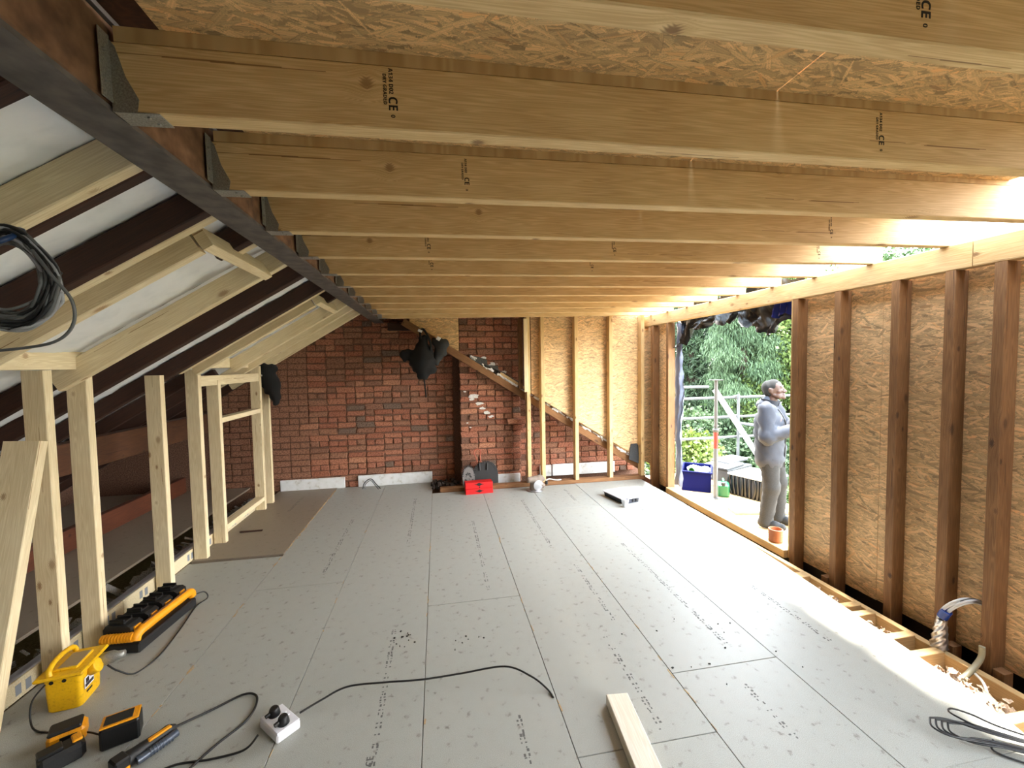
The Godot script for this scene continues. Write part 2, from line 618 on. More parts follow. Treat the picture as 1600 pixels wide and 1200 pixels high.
	M["grey_cloth"] = plain(Color(0.17, 0.17, 0.17), 0.9)
	M["blue_tape"] = plain(Color(0.10, 0.22, 0.52), 0.4)
	M["pipe"] = plain(Color(0.62, 0.60, 0.50), 0.4)
	M["soot"] = speckled([[0.0, Color(0.10, 0.085, 0.075)], [1.0, Color(0.30, 0.22, 0.17)]], 0.05, 5.0, 0.95)
	M["grass"] = speckled([[0.0, Color(0.10, 0.14, 0.05)], [1.0, Color(0.22, 0.28, 0.10)]], 0.05, 0.4, 0.95)


# ---------------------------------------------------------------- the shell
func slab(called: String, c: Vector3, s: Vector3, mat: String, parent: Node3D, ch := 0.0) -> MeshInstance3D:
	var mb := Mb.new()
	mb.box(Vector3.ZERO, s, ch)
	return part(called, mb.mesh(), M[mat], parent, Transform3D(Basis.IDENTITY, c))


func structure(called: String) -> Node3D:
	var o := Node3D.new()
	o.name = called
	add_child(o)
	o.set_meta("kind", "structure")
	return o


func build_shell() -> void:
	# floor: loose laid chipboard, 0.6 m courses
	var fl := structure("floor")
	tag(fl, "grey green moisture resistant chipboard floor with printed lines and staggered joints", "floor")
	var xs := [-1.972, -1.285, -0.695, -0.0975, 0.502, 1.105, 1.693]
	var joints := [[-3.64, -1.3], [-3.1, -0.7], [-1.45, 0.6], [-2.67, -0.27], [-1.5, 0.6], [-4.235, -1.835], [-1.2, 0.6]]
	var prints := [[[-1.6, -5.2, -4.75]], [[-0.875, -4.36, -3.28]], [[-0.288, -4.9, -3.65], [-0.285, -2.46, -1.62]], [[0.308, -4.1, -2.8], [0.31, -1.75, -1.5]], [[0.905, -4.56, -3.33], [1.0, -3.0, -2.3], [0.893, -2.19, -1.55]], [[1.49, -4.85, -4.4], [1.51, -3.27, -1.98], [1.4, -1.7, -1.4]], [[2.07, -4.13, -3.73], [2.075, -2.53, -1.88]]]
	for k in xs.size():
		var cuts := [1.95, joints[k][1], joints[k][0], -5.57 if k < 3 else -5.065]
		for j in 3:
			var z1: float = cuts[j]
			var z0: float = cuts[j + 1]
			var mb := Mb.new()
			var lift := rng.randf_range(-0.0012, 0.0012)
			if k == 6:
				var edge := [Vector2(2.28, 1.95), Vector2(2.28, -1.0), Vector2(2.322, -1.25), Vector2(2.383, -1.5), Vector2(2.42, -1.81), Vector2(2.464, -2.23), Vector2(2.524, -2.7), Vector2(2.585, -3.72), Vector2(2.6, -4.46), Vector2(2.6, -5.07)]
				var poly := PackedVector2Array([Vector2(xs[6] + 0.0015, -z0), Vector2(xs[6] + 0.0015, -z1)])
				var run := PackedVector2Array()
				for i in edge.size() - 1:
					for q in 6:
						var e: Vector2 = edge[i].lerp(edge[i + 1], q / 6.0)
						run.append(e + Vector2(rng.randf_range(-0.004, 0.004), 0))
				run.append(edge[-1])
				var inside := []
				for e in run:
					if e.y < z1 - 0.002 and e.y > z0 + 0.002:
						inside.append(e)
				var xe := func(zz: float) -> float:
					for i in run.size() - 1:
						if run[i].y >= zz and run[i + 1].y <= zz:
							return lerpf(run[i].x, run[i + 1].x, (run[i].y - zz) / maxf(1e-5, run[i].y - run[i + 1].y))
					return 2.6
				poly.append(Vector2(xe.call(z1), -z1))
				for e in inside:
					poly.append(Vector2(e.x, -e.y))
				poly.append(Vector2(xe.call(z0), -z0 - 0.002))
				mb.prism(poly, -0.022, lift, Transform3D(Basis(Vector3(1, 0, 0), Vector3(0, 0, -1), Vector3(0, 1, 0)), Vector3.ZERO))
			else:
				var x0: float = xs[k] + 0.0015
				var x1: float = xs[k + 1] - 0.0015
				if k == 0 and j == 2:
					z1 -= 0.03
					lift = 0.007
				mb.box(Vector3((x0 + x1) / 2, -0.011 + lift, (z0 + z1) / 2), Vector3(x1 - x0, 0.022, z1 - z0 - 0.004), 0.0014)
			var b := part("floor_board", mb.mesh(), M["chip_brown" if k == 0 and j == 2 else "chipboard"], fl)
			for p in prints[k]:
				if p[1] >= z0 and p[1] < z1:
					print_line(b, p[0], p[1], minf(p[2], z1 - 0.02), lift)
	# the loose panel's pale broken edge, screw holes
	var crumb := Mb.new()
	for k in 70:
		var z := rng.randf_range(-5.5, -3.72)
		crumb.box(Vector3(-1.283 + rng.randfn(0, 0.004), 0.006, z), Vector3(rng.randf_range(0.004, 0.012), 0.003, rng.randf_range(0.01, 0.05)), 0.0, Basis(Vector3.UP, rng.randfn(0, 0.1)))
	for k in 120:
		var q: Array = [[-1.285, -3.6, -1.6], [-0.695, -5.4, -1.6], [-0.0975, -5.0, -1.6], [0.502, -3.8, -1.6], [1.105, -3.0, -1.5]][k % 5]
		if rng.randf() < 0.55:
			crumb.box(Vector3(q[0] + rng.randfn(0, 0.003), 0.001, lerpf(q[1], q[2], pow(rng.randf(), 2.0) if k % 2 else rng.randf())), Vector3(rng.randf_range(0.002, 0.007), 0.002, rng.randf_range(0.01, 0.06)), 0.0, Basis(Vector3.UP, rng.randfn(0, 0.12)))
	var cr := part("splinters", crumb.mesh(), M["chip_edge"], fl)
	cr.set_meta("kind", "stuff")
	slab("subfloor", Vector3(-0.2, -0.27, -1.8), Vector3(6.4, 0.04, 7.8), "lath", fl)
	# loft floor behind the dwarf wall
	slab("loft_board", Vector3(-2.75, 0.07, -4.1), Vector3(0.92, 0.02, 2.9), "chip_brown", fl, 0.002)
	slab("loft_board", Vector3(-2.75, 0.068, -1.2), Vector3(0.92, 0.02, 2.88), "chip_brown", fl, 0.002)
	slab("loft_board", Vector3(-3.7, 0.06, -2.0), Vector3(0.96, 0.02, 7.2), "chip_brown", fl, 0.002)

	# deck over the joists
	var ce := structure("ceiling")
	tag(ce, "flat roof deck of oriented strand board seen between the joists", "ceiling")
	var sl := 0.0105
	for j in 7:
		for i in 2:
			var x0: float = [-0.56, 0.93][i]
			var x1: float = [0.927, 2.42][i]
			var z1: float = 1.95 - 1.22 * j
			var z0: float = maxf(z1 - 1.217, -5.72)
			var mb := Mb.new()
			mb.box(Vector3.ZERO, Vector3(x1 - x0, 0.018, z1 - z0), 0.001)
			part("deck_panel", mb.mesh(), M["osb_roof"], ce, Transform3D(Basis(Vector3(0, 0, 1), atan(sl)), Vector3((x0 + x1) / 2, 2.253 + sl * ((x0 + x1) / 2 + 0.65) + 0.009, (z0 + z1) / 2)))

	# walls round the room
	var wb := structure("wall_back")
	tag(wb, "old soot dark red brick gable wall at the far end", "wall")
	slab("mortar_bed", Vector3(-0.9, 1.0, -5.66), Vector3(7.6, 4.0, 0.14), "mortar", wb)
	brick_face(wb, -2.72, 0.27, 0.0, 2.2, -5.575, func(x, y): return y < 2.661 + 0.61 * x + 0.16 and x < 0.24)
	brick_face(wb, 1.045, 2.7, 0.0, 1.24, -5.53, func(x, y): return y < 1.80 - 0.62 * x)
	slab("mortar_bed", Vector3(1.87, 0.6, -5.565), Vector3(1.68, 1.2, 0.05), "mortar", wb)
	var wf := structure("wall_front")
	tag(wf, "brick gable wall behind the camera", "wall")
	slab("mortar_bed", Vector3(-0.6, 1.0, 2.03), Vector3(7.6, 4.0, 0.12), "mortar", wf)
	var ground := structure("ground")
	tag(ground, "garden ground far below the loft", "ground")
	slab("lawn", Vector3(10, -6.2, -10), Vector3(160, 0.3, 160), "grass", ground)

	# chimney breast
	var cb := structure("chimney_breast")
	tag(cb, "red brick chimney breast with smears of white and grey mortar", "chimney breast")
	slab("mortar_bed", Vector3(0.655, 1.12, -5.47), Vector3(0.745, 2.24, 0.26), "mortar", cb)
	brick_face(cb, 0.272, 1.04, 0.0, 2.2, -5.325, func(_x, _y): return true)
	# brick ledge where the breast was corbelled
	var lm := brick_meshes(0.215)
	for k in 3:
		var at: Vector3 = [Vector3(0.93, 0.80, -5.30), Vector3(1.045, 0.80, -5.30), Vector3(1.0, 0.725, -5.31)][k]
		var e := part("brick", lm[k], M["brick%d" % [5, 0, 2][k]], cb, Transform3D(Basis.IDENTITY, at))
		e.scale = Vector3(0.6, 1, 1)
	# grey render left where the old roof line met the breast, and white smears
	var rd := Mb.new()
	rd.prism(PackedVector2Array([Vector2(0.40, 1.66), Vector2(0.50, 1.64), Vector2(0.62, 1.60), Vector2(0.63, 1.53), Vector2(0.76, 1.52), Vector2(0.78, 1.43), Vector2(0.90, 1.40), Vector2(0.91, 1.33), Vector2(1.035, 1.31), Vector2(1.035, 1.12), Vector2(0.72, 1.36), Vector2(0.40, 1.56)]), 0.0, 0.012)
	part("render_patch", rd.mesh(), M["render"], cb, Transform3D(Basis.IDENTITY, Vector3(0, 0, -5.326)))
	var sm := Mb.new()
	for q in [[0.42, 1.10, 0.05], [0.52, 1.04, 0.07], [0.33, 1.20, 0.03], [0.55, 0.98, 0.05], [0.61, 0.92, 0.06], [0.66, 0.87, 0.05], [0.58, 1.62, 0.06], [0.70, 1.54, 0.07], [0.84, 1.43, 0.06], [0.45, 1.13, 0.09], [0.30, 1.26, 0.02], [0.36, 0.80, 0.02], [0.40, 0.74, 0.02]]:
		var poly := PackedVector2Array()
		for k in 9:
			var a := TAU * k / 9
			var rr: float = q[2] * rng.randf_range(0.4, 1.0)
			poly.append(Vector2(q[0] + cos(a) * rr, q[1] + sin(a) * rr * 0.42))
		sm.prism(poly, 0.0, rng.randf_range(0.004, 0.008))
	part("mortar_smears", sm.mesh(), M["plaster"], cb, Transform3D(Basis.IDENTITY, Vector3(0, 0, -5.322))).set_meta("kind", "stuff")

	# skirting
	var sk := structure("baseboard_back")
	tag(sk, "chipped white skirting boards along the brick wall", "baseboard")
	for q in [[-1.95, -1.19, 0.14, -5.56], [-1.03, -0.10, 0.146, -5.56], [0.72, 1.03, 0.118, -5.312], [1.34, 1.50, 0.15, -5.5], [1.515, 1.83, 0.155, -5.5], [1.84, 2.42, 0.15, -5.5]]:
		slab("skirting_board", Vector3((q[0] + q[1]) / 2, q[2] / 2, q[3]), Vector3(q[1] - q[0], q[2], 0.022), "skirting", sk, 0.004)

	# left roof slope: membrane in each bay, and the covering over it
	var rf := structure("roof")
	tag(rf, "pitched roof lined with white breather membrane between the rafters", "roof")
	var zs := [1.9, 0.7, 0.3, -0.1, -0.5, -0.9, -1.06, -1.45, -1.83, -2.21, -2.62, -3.02, -3.5, -3.9, -4.3, -4.65, -5.03, -5.56]
	for k in zs.size() - 1:
		bay(rf, zs[k], zs[k + 1])
	var n := Vector3(-0.5208, 0.8537, 0)
	var cover := Mb.new()
	cover.box(Vector3.ZERO, Vector3(4.2, 0.06, 7.8), 0.0)
	part("tile_layer", cover.mesh(), M["roof_board"], rf, Transform3D(Basis(Vector3(0.8537, 0.5208, 0), n, Vector3(0, 0, 1)), Vector3(-2.4, 2.661 - 0.61 * 2.4, -1.8) + n * 0.24))
	slab("ridge_capping", Vector3(-0.72, 2.315, -1.8), Vector3(0.5, 0.05, 7.8), "roof_board", rf)
	slab("eaves_board", Vector3(-4.05, 0.2, -1.8), Vector3(0.06, 1.0, 7.8), "mortar", rf)


func print_line(b: Node3D, x: float, z0: float, z1: float, lift: float) -> void:
	var mb := Mb.new()
	var z := z0
	while z < z1:
		if rng.randf() < 0.8:
			var l := rng.randf_range(0.006, 0.02)
			for q in 2:
				if rng.randf() < 0.75:
					mb.box(Vector3(x + (q - 0.5) * 0.016 + rng.randf_range(-0.003, 0.003), lift + 0.0004, z), Vector3(rng.randf_range(0.004, 0.011), 0.0006, l * rng.randf_range(0.3, 1.0)))
		z += rng.randf_range(0.011, 0.022)
	part("print", mb.mesh(), M["print"], b).set_meta("kind", "stuff")
	if z0 < -2.4 and z0 > -2.5:
		part("print", text_mesh("CE", 0.028, true), M["print"], b, Transform3D(Basis(Vector3(0, 0, -1), Vector3(-1, 0, 0), Vector3(0, 1, 0)), Vector3(x - 0.012, lift + 0.0006, -1.64)))


func brick_meshes(l: float) -> Array:
	var key := "bricks%.3f" % l
	if M.has(key):
		return M[key]
	var out := []
	for k in 6:
		var mb := Mb.new()
		mb.box(Vector3.ZERO, Vector3(l, 0.066, 0.1), rng.randf_range(0.004, 0.009))
		for i in mb.v.size():
			var p := mb.v[i]
			var h := Vector3(sin(p.x * 91.0 + k * 3.1 + p.y * 50.0), sin(p.y * 77.0 + k * 5.3 + p.x * 33.0), sin(p.x * 47.0 + p.y * 120.0 + k * 1.7))
			mb.v[i] = p + h * Vector3(0.007, 0.005, 0.004)
		out.append(mb.mesh())
	M[key] = out
	return out


func brick_face(parent: Node3D, x0: float, x1: float, y0: float, y1: float, z: float, keep: Callable) -> void:
	var full := brick_meshes(0.215)
	var half := brick_meshes(0.1025)
	var rest := Mb.new()
	var row := 0
	var y := y0 + 0.038
	var spots := []
	while y < y1:
		var head := row % 4 == 3
		var x := x0 + (0.0 if row % 2 == 0 else 0.1125)
		if row % 2 == 1 and not head:
			spots.append([x0 + 0.0512, y, true])
		while x < x1 - 0.04:
			var short := head or x + 0.215 > x1 + 0.01 or rng.randf() < 0.07
			var l := 0.1025 if short else 0.215
			spots.append([x + l / 2, y, short])
			x += l + 0.01
		y += 0.0755
		row += 1
	spots = spots.filter(func(s): return keep.call(s[0], s[1]))
	spots.sort_custom(func(a, b): return a[0] > b[0])
	for i in spots.size():
		var s: Array = spots[i]
		var m: Mesh = (half if s[2] else full)[rng.randi() % 6]
		var xf := Transform3D(Basis(Vector3(0, 0, 1), rng.randfn(0, 0.012)), Vector3(s[0], s[1] + rng.randfn(0, 0.0025), z - 0.05 + rng.randf_range(-0.003, 0.006)))
		if i < 290:
			var tone := rng.randi() % 5 if rng.randf() < 0.9 else 5 + rng.randi() % 2
			part("brick", m, M["brick%d" % tone], parent, xf)
		else:
			rest.box(xf.origin, Vector3(0.1025 if s[2] else 0.215, 0.066, 0.1), 0.004)
	if rest.v.size():
		var o := part("bricks_beyond", rest.mesh(), M["brick3"], parent)
		o.set_meta("kind", "stuff")


func bay(parent: Node3D, z0: float, z1: float) -> void:
	var nz := noise(1.3, 3, FastNoiseLite.TYPE_SIMPLEX_SMOOTH, int(z0 * 100))
	var rows := []
	var nn := Vector3(-0.5208, 0.8537, 0)
	for i in 61:
		var row := []
		for j in 13:
			var s := -3.95 + 3.3 * i / 60.0
			var f := j / 12.0
			var z := lerpf(z0, z1, f)
			var sag := 0.022 * 4.0 * f * (1.0 - f)
			var w := nz.get_noise_2d(s * 14.0 + z * 1.6, z * 1.1) * 0.018 * minf(1.0, 6.0 * minf(f, 1.0 - f) + 0.2)
			row.append(Vector3(s, 2.661 + 0.61 * s, z) + nn * (0.112 - sag + w))
		rows.append(row)
	var mb := Mb.new()
	mb.grid(rows)
	part("membrane", mb.mesh(), M["membrane"], parent)


# ---------------------------------------------------------------- steel, joists, left slope, dwarf wall
func rafter(called: String, label: String, x0: float, x1: float, zn: float, w: float, h: float, mat: String, drop := 0.0, group := "rafters of the left roof slope") -> void:
	var n := Vector3(-0.5208, 0.8537, 0)
	var z := zn - w / 2.0
	var a := Vector3(x0, 2.661 + 0.61 * x0, z) + n * (h / 2.0 - drop)
	var b := Vector3(x1, 2.661 + 0.61 * x1, z) + n * (h / 2.0 - drop)
	timber(called, label, "rafter", a, b, w, h, mat, group, n, 0.004)


func build_left_frame() -> void:
	var be := thing("steel_beam", "long dark grey steel roof beam with brown timber packing along its right side", "beam")
	var sec := PackedVector2Array()
	for p in [[-0.772, 2.08], [-0.657, 2.08], [-0.657, 2.091], [-0.709, 2.094], [-0.709, 2.268], [-0.657, 2.271], [-0.657, 2.282], [-0.772, 2.282], [-0.772, 2.271], [-0.719, 2.268], [-0.719, 2.094], [-0.772, 2.091]]:
		sec.append(Vector2(p[0], p[1]))
	var st := Mb.new()
	st.prism(sec, -5.6, 1.95)
	part("steel_section", st.mesh(), M["steel"], be)
	for q in [[1.95, -0.62], [-0.622, -3.1], [-3.102, -5.59]]:
		var pk := Mb.new()
		pk.box(Vector3(-0.684, 2.181, (q[0] + q[1]) / 2), Vector3(0.048, 0.172, q[0] - q[1]), 0.004)
		part("timber_packing", pk.mesh(), M["packer"], be)

	# flat roof joists
	var zs := [0.95, 0.555, 0.16, -0.235, -0.635, -1.03, -1.425, -1.82, -2.215, -2.61, -3.0, -3.4, -3.79, -4.185, -4.58, -4.97]
	var names := ["", "", "", "", "ceiling joist nearest the camera, cut off by the top edge, a stamp near its right", "first whole ceiling joist, deep pale face with long drying cracks and black grading stamps", "second whole ceiling joist with dark knots and a faint boxed stamp", "third whole ceiling joist whose sunlit right end shows above the wall plate", "fourth whole ceiling joist with its right end free above the wall plate", "fifth whole ceiling joist from the camera", "sixth whole ceiling joist from the camera", "sixth ceiling joist from the far gable", "fifth ceiling joist from the far gable", "fourth ceiling joist from the far gable", "third ceiling joist from the far gable", "last ceiling joist, just in front of the far stud wall"]
	for k in range(3, zs.size()):
		var zn: float = zs[k]
		var a := Vector3(-0.652, 2.079 + 0.071, zn - 0.0235)
		var b := Vector3(2.765, 2.079 + 0.071 + 0.0149 * 3.417, zn - 0.0235)
		var lab: String = names[k] if names[k] else "ceiling joist overhead behind the camera"
		var j := timber("ceiling_joist", lab, "joist", a, b, 0.047, 0.142, "joist", "flat roof joists")
		var fx := Mb.new()
		fx.prism(PackedVector2Array([Vector2(-1.70, 0.0712), Vector2(1.70, 0.0712), Vector2(1.70, 0.0875), Vector2(-1.70, 0.1025)]), -0.0225, 0.0225)
		part("firring", fx.mesh(), M["mid_wood"], j)
		if k >= 4:
			hanger(j)
		if k == 4:
			stamp(j, 0.87 + 0.652 - 1.71, 1.0)
		elif k == 5:
			stamp(j, -0.088 + 0.652 - 1.71, 1.0)
			stamp(j, 1.27 + 0.652 - 1.71, 0.9)
		elif k == 6:
			stamp(j, 0.11 + 0.652 - 1.71, 0.8)
		elif k == 7:
			stamp(j, 1.96 + 0.652 - 1.71, 0.8)
		elif k == 8:
			stamp(j, -0.03 + 0.652 - 1.71, 0.9)
			stamp(j, 0.98 + 0.652 - 1.71, 0.8)
			stamp(j, 2.3 + 0.652 - 1.71, 0.8)
		elif k == 9:
			stamp(j, -0.02 + 0.652 - 1.71, 0.9)
			stamp(j, 1.0 + 0.652 - 1.71, 0.8)

	# left slope: dark old rafters, pale new ones fixed beside them and the two roof window openings
	rafter("old_rafter", "dark old rafter at the top left corner, nearest the camera", -3.95, -0.775, -1.06, 0.05, 0.1, "old")
	rafter("old_rafter", "thin dark old rafter against the nearest pale rafter", -3.95, -0.775, -1.470, 0.042, 0.1, "old")
	rafter("new_rafter", "nearest pale new rafter, broad face toward the camera, above the hanging cable coil", -3.95, -0.775, -1.422, 0.046, 0.105, "pale")
	rafter("old_rafter", "black old rafter behind the hanging cable coil", -3.95, -0.775, -1.808, 0.047, 0.1, "old")
	rafter("new_rafter", "pale new rafter doubled onto the black rafter behind the cable coil", -3.95, -0.775, -1.857, 0.046, 0.1, "pale")
	rafter("trimmer_rafter", "pale lower trimmer along the near side of the nearer roof window opening", -1.80, -0.972, -1.935, 0.046, 0.1, "pale", 0.055, "timbers framing the roof window openings")
	rafter("old_rafter", "short dark rafter stub above the nearer roof window opening", -1.0, -0.775, -2.187, 0.05, 0.1, "old")
	rafter("new_rafter", "short pale rafter stub above the nearer roof window opening", -0.985, -0.775, -2.238, 0.046, 0.1, "pale")
	rafter("old_rafter", "cut brown rafter end under the sill board of the nearer opening", -3.95, -1.93, -2.187, 0.055, 0.1, "brown")
	rafter("trimmer_rafter", "cracked pale trimmer along the far side of the nearer roof window opening", -1.97, -0.775, -2.575, 0.047, 0.11, "pale", 0.03, "timbers framing the roof window openings")
	rafter("old_rafter", "black old rafter between the two roof window openings, the nearer of two", -3.95, -0.775, -2.97, 0.06, 0.1, "old")
	rafter("old_rafter", "black old rafter at the near side of the farther roof window opening", -3.95, -0.775, -3.45, 0.06, 0.1, "old")
	rafter("new_rafter", "slim pale rafter at the near side of the farther roof window opening", -1.9, -0.775, -3.515, 0.04, 0.1, "pale")
	rafter("old_rafter", "dark rafter stub above the farther roof window opening", -0.99, -0.775, -3.88, 0.05, 0.1, "old")
	rafter("trimmer_rafter", "pale trimmer inside the near edge of the farther roof window opening", -1.85, -0.976, -3.60, 0.046, 0.1, "pale", 0.045, "timbers framing the roof window openings")
	rafter("trimmer_rafter", "pale trimmer along the far side of the farther roof window opening", -1.85, -0.775, -4.22, 0.046, 0.11, "pale", 0.03, "timbers framing the roof window openings")
	rafter("new_rafter", "pale rafter second from the far gable", -2.2, -0.775, -4.60, 0.046, 0.11, "pale", 0.01)
	rafter("new_rafter", "last pale rafter, close to the far brick gable", -2.2, -0.775, -4.995, 0.05, 0.11, "pale", 0.01)
	var lows := [-2.575, -3.9, -4.3, -4.68, -5.08]
	for k in 5:
		rafter("old_rafter", "dark lower rafter end behind the dwarf wall, %s of five from the camera" % ["first", "second", "third", "fourth", "last"][k], -3.95, -1.995, lows[k], 0.05, 0.1, "old", 0.0, "lower rafter ends behind the dwarf wall")
	# cross pieces of the openings
	var n := Vector3(-0.5208, 0.8537, 0)
	timber("opening_head", "pale head board across the top of the nearer roof window opening", "trimmer", Vector3(-0.945, 2.085, -1.94) + n * -0.01, Vector3(-0.945, 2.085, -2.572) + n * -0.01, 0.045, 0.09, "pale", "timbers framing the roof window openings", n)
	timber("opening_head", "pale head board across the top of the farther roof window opening", "trimmer", Vector3(-0.95, 2.085, -3.60), Vector3(-0.95, 2.085, -4.218), 0.045, 0.09, "pale", "timbers framing the roof window openings", n)
	timber("opening_sill", "cream sill board on top of the two nearest dwarf wall studs", "trimmer", Vector3(-1.893, 1.593, -2.0), Vector3(-1.893, 1.593, -2.70), 0.045, 0.092, "pale", "timbers framing the roof window openings")
	timber("opening_sill", "pale sill board of the farther roof window opening", "trimmer", Vector3(-1.885, 1.59, -3.62), Vector3(-1.885, 1.59, -4.70), 0.045, 0.092, "pale", "timbers framing the roof window openings")

	# dwarf wall
	var g := "dwarf wall studs"
	var st2 := [[-2.385, 1.545, "nearest pale dwarf wall stud, behind the leaning plank"], [-2.63, 1.545, "second pale dwarf wall stud, above the yellow charging station"], [-3.243, 1.50, "third dwarf wall stud from the camera, standing alone"], [-3.705, 1.535, "fourth dwarf wall stud, left of the narrow framed bay"], [-4.01, 1.44, "fifth dwarf wall stud, near side of the bay with the cross rail"], [-4.87, 1.56, "sixth dwarf wall stud, far side of the bay with the cross rail"], [-5.09, 1.545, "last dwarf wall stud by the brick wall, black jacket at its top"]]
	for s in st2:
		upright("wall_stud", s[2], "stud", Vector3(-1.9175, 0.0, s[0] - 0.0235), s[1], 0.047, 0.095, "pale", g)
	timber("header_rail", "pale header rail joining the tops of the far dwarf wall studs", "rail", Vector3(-1.90, 1.44, -3.755), Vector3(-1.90, 1.44, -4.868), 0.047, 0.085, "pale", "cross rails of the dwarf wall")
	timber("cross_rail", "pale cross rail at mid height between the fifth and sixth dwarf wall studs", "rail", Vector3(-1.9175, 1.085, -4.058), Vector3(-1.9175, 1.085, -4.868), 0.09, 0.045, "pale", "cross rails of the dwarf wall")
	timber("cross_rail", "pale low cross rail lying on the foil board between two dwarf wall studs", "rail", Vector3(-1.9175, 0.128, -4.058), Vector3(-1.9175, 0.128, -4.868), 0.09, 0.045, "pale", "cross rails of the dwarf wall")
	timber("purlin", "thick old brown purlin running behind the dwarf wall under the rafters", "purlin", Vector3(-2.6, 0.925, 1.9), Vector3(-2.6, 0.925, -5.57), 0.09, 0.22, "dim_wood")
	timber("loft_timber", "reddish old timber lying on the loft boards behind the dwarf wall", "timber", Vector3(-2.99, 0.17, 1.0), Vector3(-2.99, 0.17, -5.5), 0.06, 0.18, "red_wood")
	for q in [[-1.9, -2.95, "nearest"], [-2.953, -4.05, "middle"], [-4.053, -5.05, "farthest"]]:
		var pb := thing("insulation_board", "foil faced insulation board set on edge behind the dwarf wall studs, %s of three" % q[2], "insulation", Vector3(-2.005, 0.0, (q[0] + q[1]) / 2), 0.0, "foil faced boards along the dwarf wall")
		var l: float = q[0] - q[1]
		var mb := Mb.new()
		mb.box(Vector3(0, 0.049, 0), Vector3(0.06, 0.094, l), 0.002)
		part("foam_core", mb.mesh(), M["pir"], pb)
		var f := Mb.new()
		var rows := []
		for i in 24:
			var row := []
			for j in 5:
				row.append(Vector3(-0.031 + 0.0155 * j + rng.randfn(0, 0.001), 0.0975 + rng.randf_range(0, 0.003) - (0.008 if j == 4 else 0.0), l / 2 - l * i / 23.0))
			rows.append(row)
		f.grid(rows)
		part("foil_face", f.mesh(), M["foil"], pb)
		var pr := Mb.new()
		var z := -l / 2 + 0.08
		while z < l / 2 - 0.1:
			for d in 2:
				pr.box(Vector3(0.0302, 0.045 + 0.004 * d, z + d * 0.05), Vector3(0.0012, 0.05, 0.028))
			z += 0.27
		part("print", pr.mesh(), M["grey_print"], pb).set_meta("kind", "stuff")
	# rubbish in the gap behind them
	var db := Mb.new()
	for k in 420:
		var p := Vector3(rng.randf_range(-2.24, -2.10), rng.randf_range(-0.1, 0.03), rng.randf_range(-5.3, -1.9))
		db.box(p, Vector3(rng.randf_range(0.01, 0.05), 0.006, rng.randf_range(0.02, 0.14)), 0.0, Basis.from_euler(Vector3(rng.randfn(0, 0.5), rng.randfn(0, 0.7), rng.randfn(0, 0.6))))
	solo("debris", "torn foil and slate scraps in the gap behind the dwarf wall", "debris", db.mesh(), M["debris"], Transform3D.IDENTITY, "", "stuff")
	timber("leaning_plank", "pale offcut plank leaning on the nearest dwarf wall stud at the left edge", "plank", Vector3(-1.95, 0.003, -2.06), Vector3(-1.905, 1.215, -2.318), 0.145, 0.047, "pale", "", Vector3(0, 0.2, 1))


func hanger(j: Node3D) -> void:
	var mb := Mb.new()
	mb.box(Vector3(-1.665, -0.0725, 0), Vector3(0.085, 0.0024, 0.052), 0.0006)
	for s in [-1.0, 1.0]:
		var poly := PackedVector2Array([Vector2(-1.709, -0.073), Vector2(-1.665, -0.073), Vector2(-1.66, -0.045), Vector2(-1.672, -0.02), Vector2(-1.682, 0.0), Vector2(-1.69, 0.03), Vector2(-1.698, 0.06), Vector2(-1.709, 0.075)])
		mb.prism(poly, s * 0.0238, s * 0.0258)
		mb.box(Vector3(-1.7075, 0.012, s * 0.040), Vector3(0.0022, 0.135, 0.030), 0.0006)
	for p in [Vector3(-1.65, -0.074, 0.012), Vector3(-1.645, -0.074, -0.012), Vector3(-1.705, 0.04, 0.045), Vector3(-1.705, -0.02, 0.045)]:
		mb.box(p, Vector3(0.006, 0.006, 0.006), 0.001)
	part("joist_hanger", mb.mesh(), M["galv"], j)


# grading stamp, printed down the face
func stamp(j: Node3D, lx: float, s: float) -> void:
	var bs := Basis(Vector3(0, -1, 0), Vector3(1, 0, 0), Vector3(0, 0, 1))
	for q in [["DRY GRADED", 0.0085, -0.014, 0.018], ["A134 D02", 0.010, 0.0, 0.036], ["CE", 0.021, 0.003, -0.014], ["0", 0.010, 0.002, -0.042]]:
		part("grading_stamp", text_mesh(q[0], q[1] * s, true), M["ink"], j, Transform3D(bs, Vector3(lx + q[2] * s, q[3], 0.0237)))


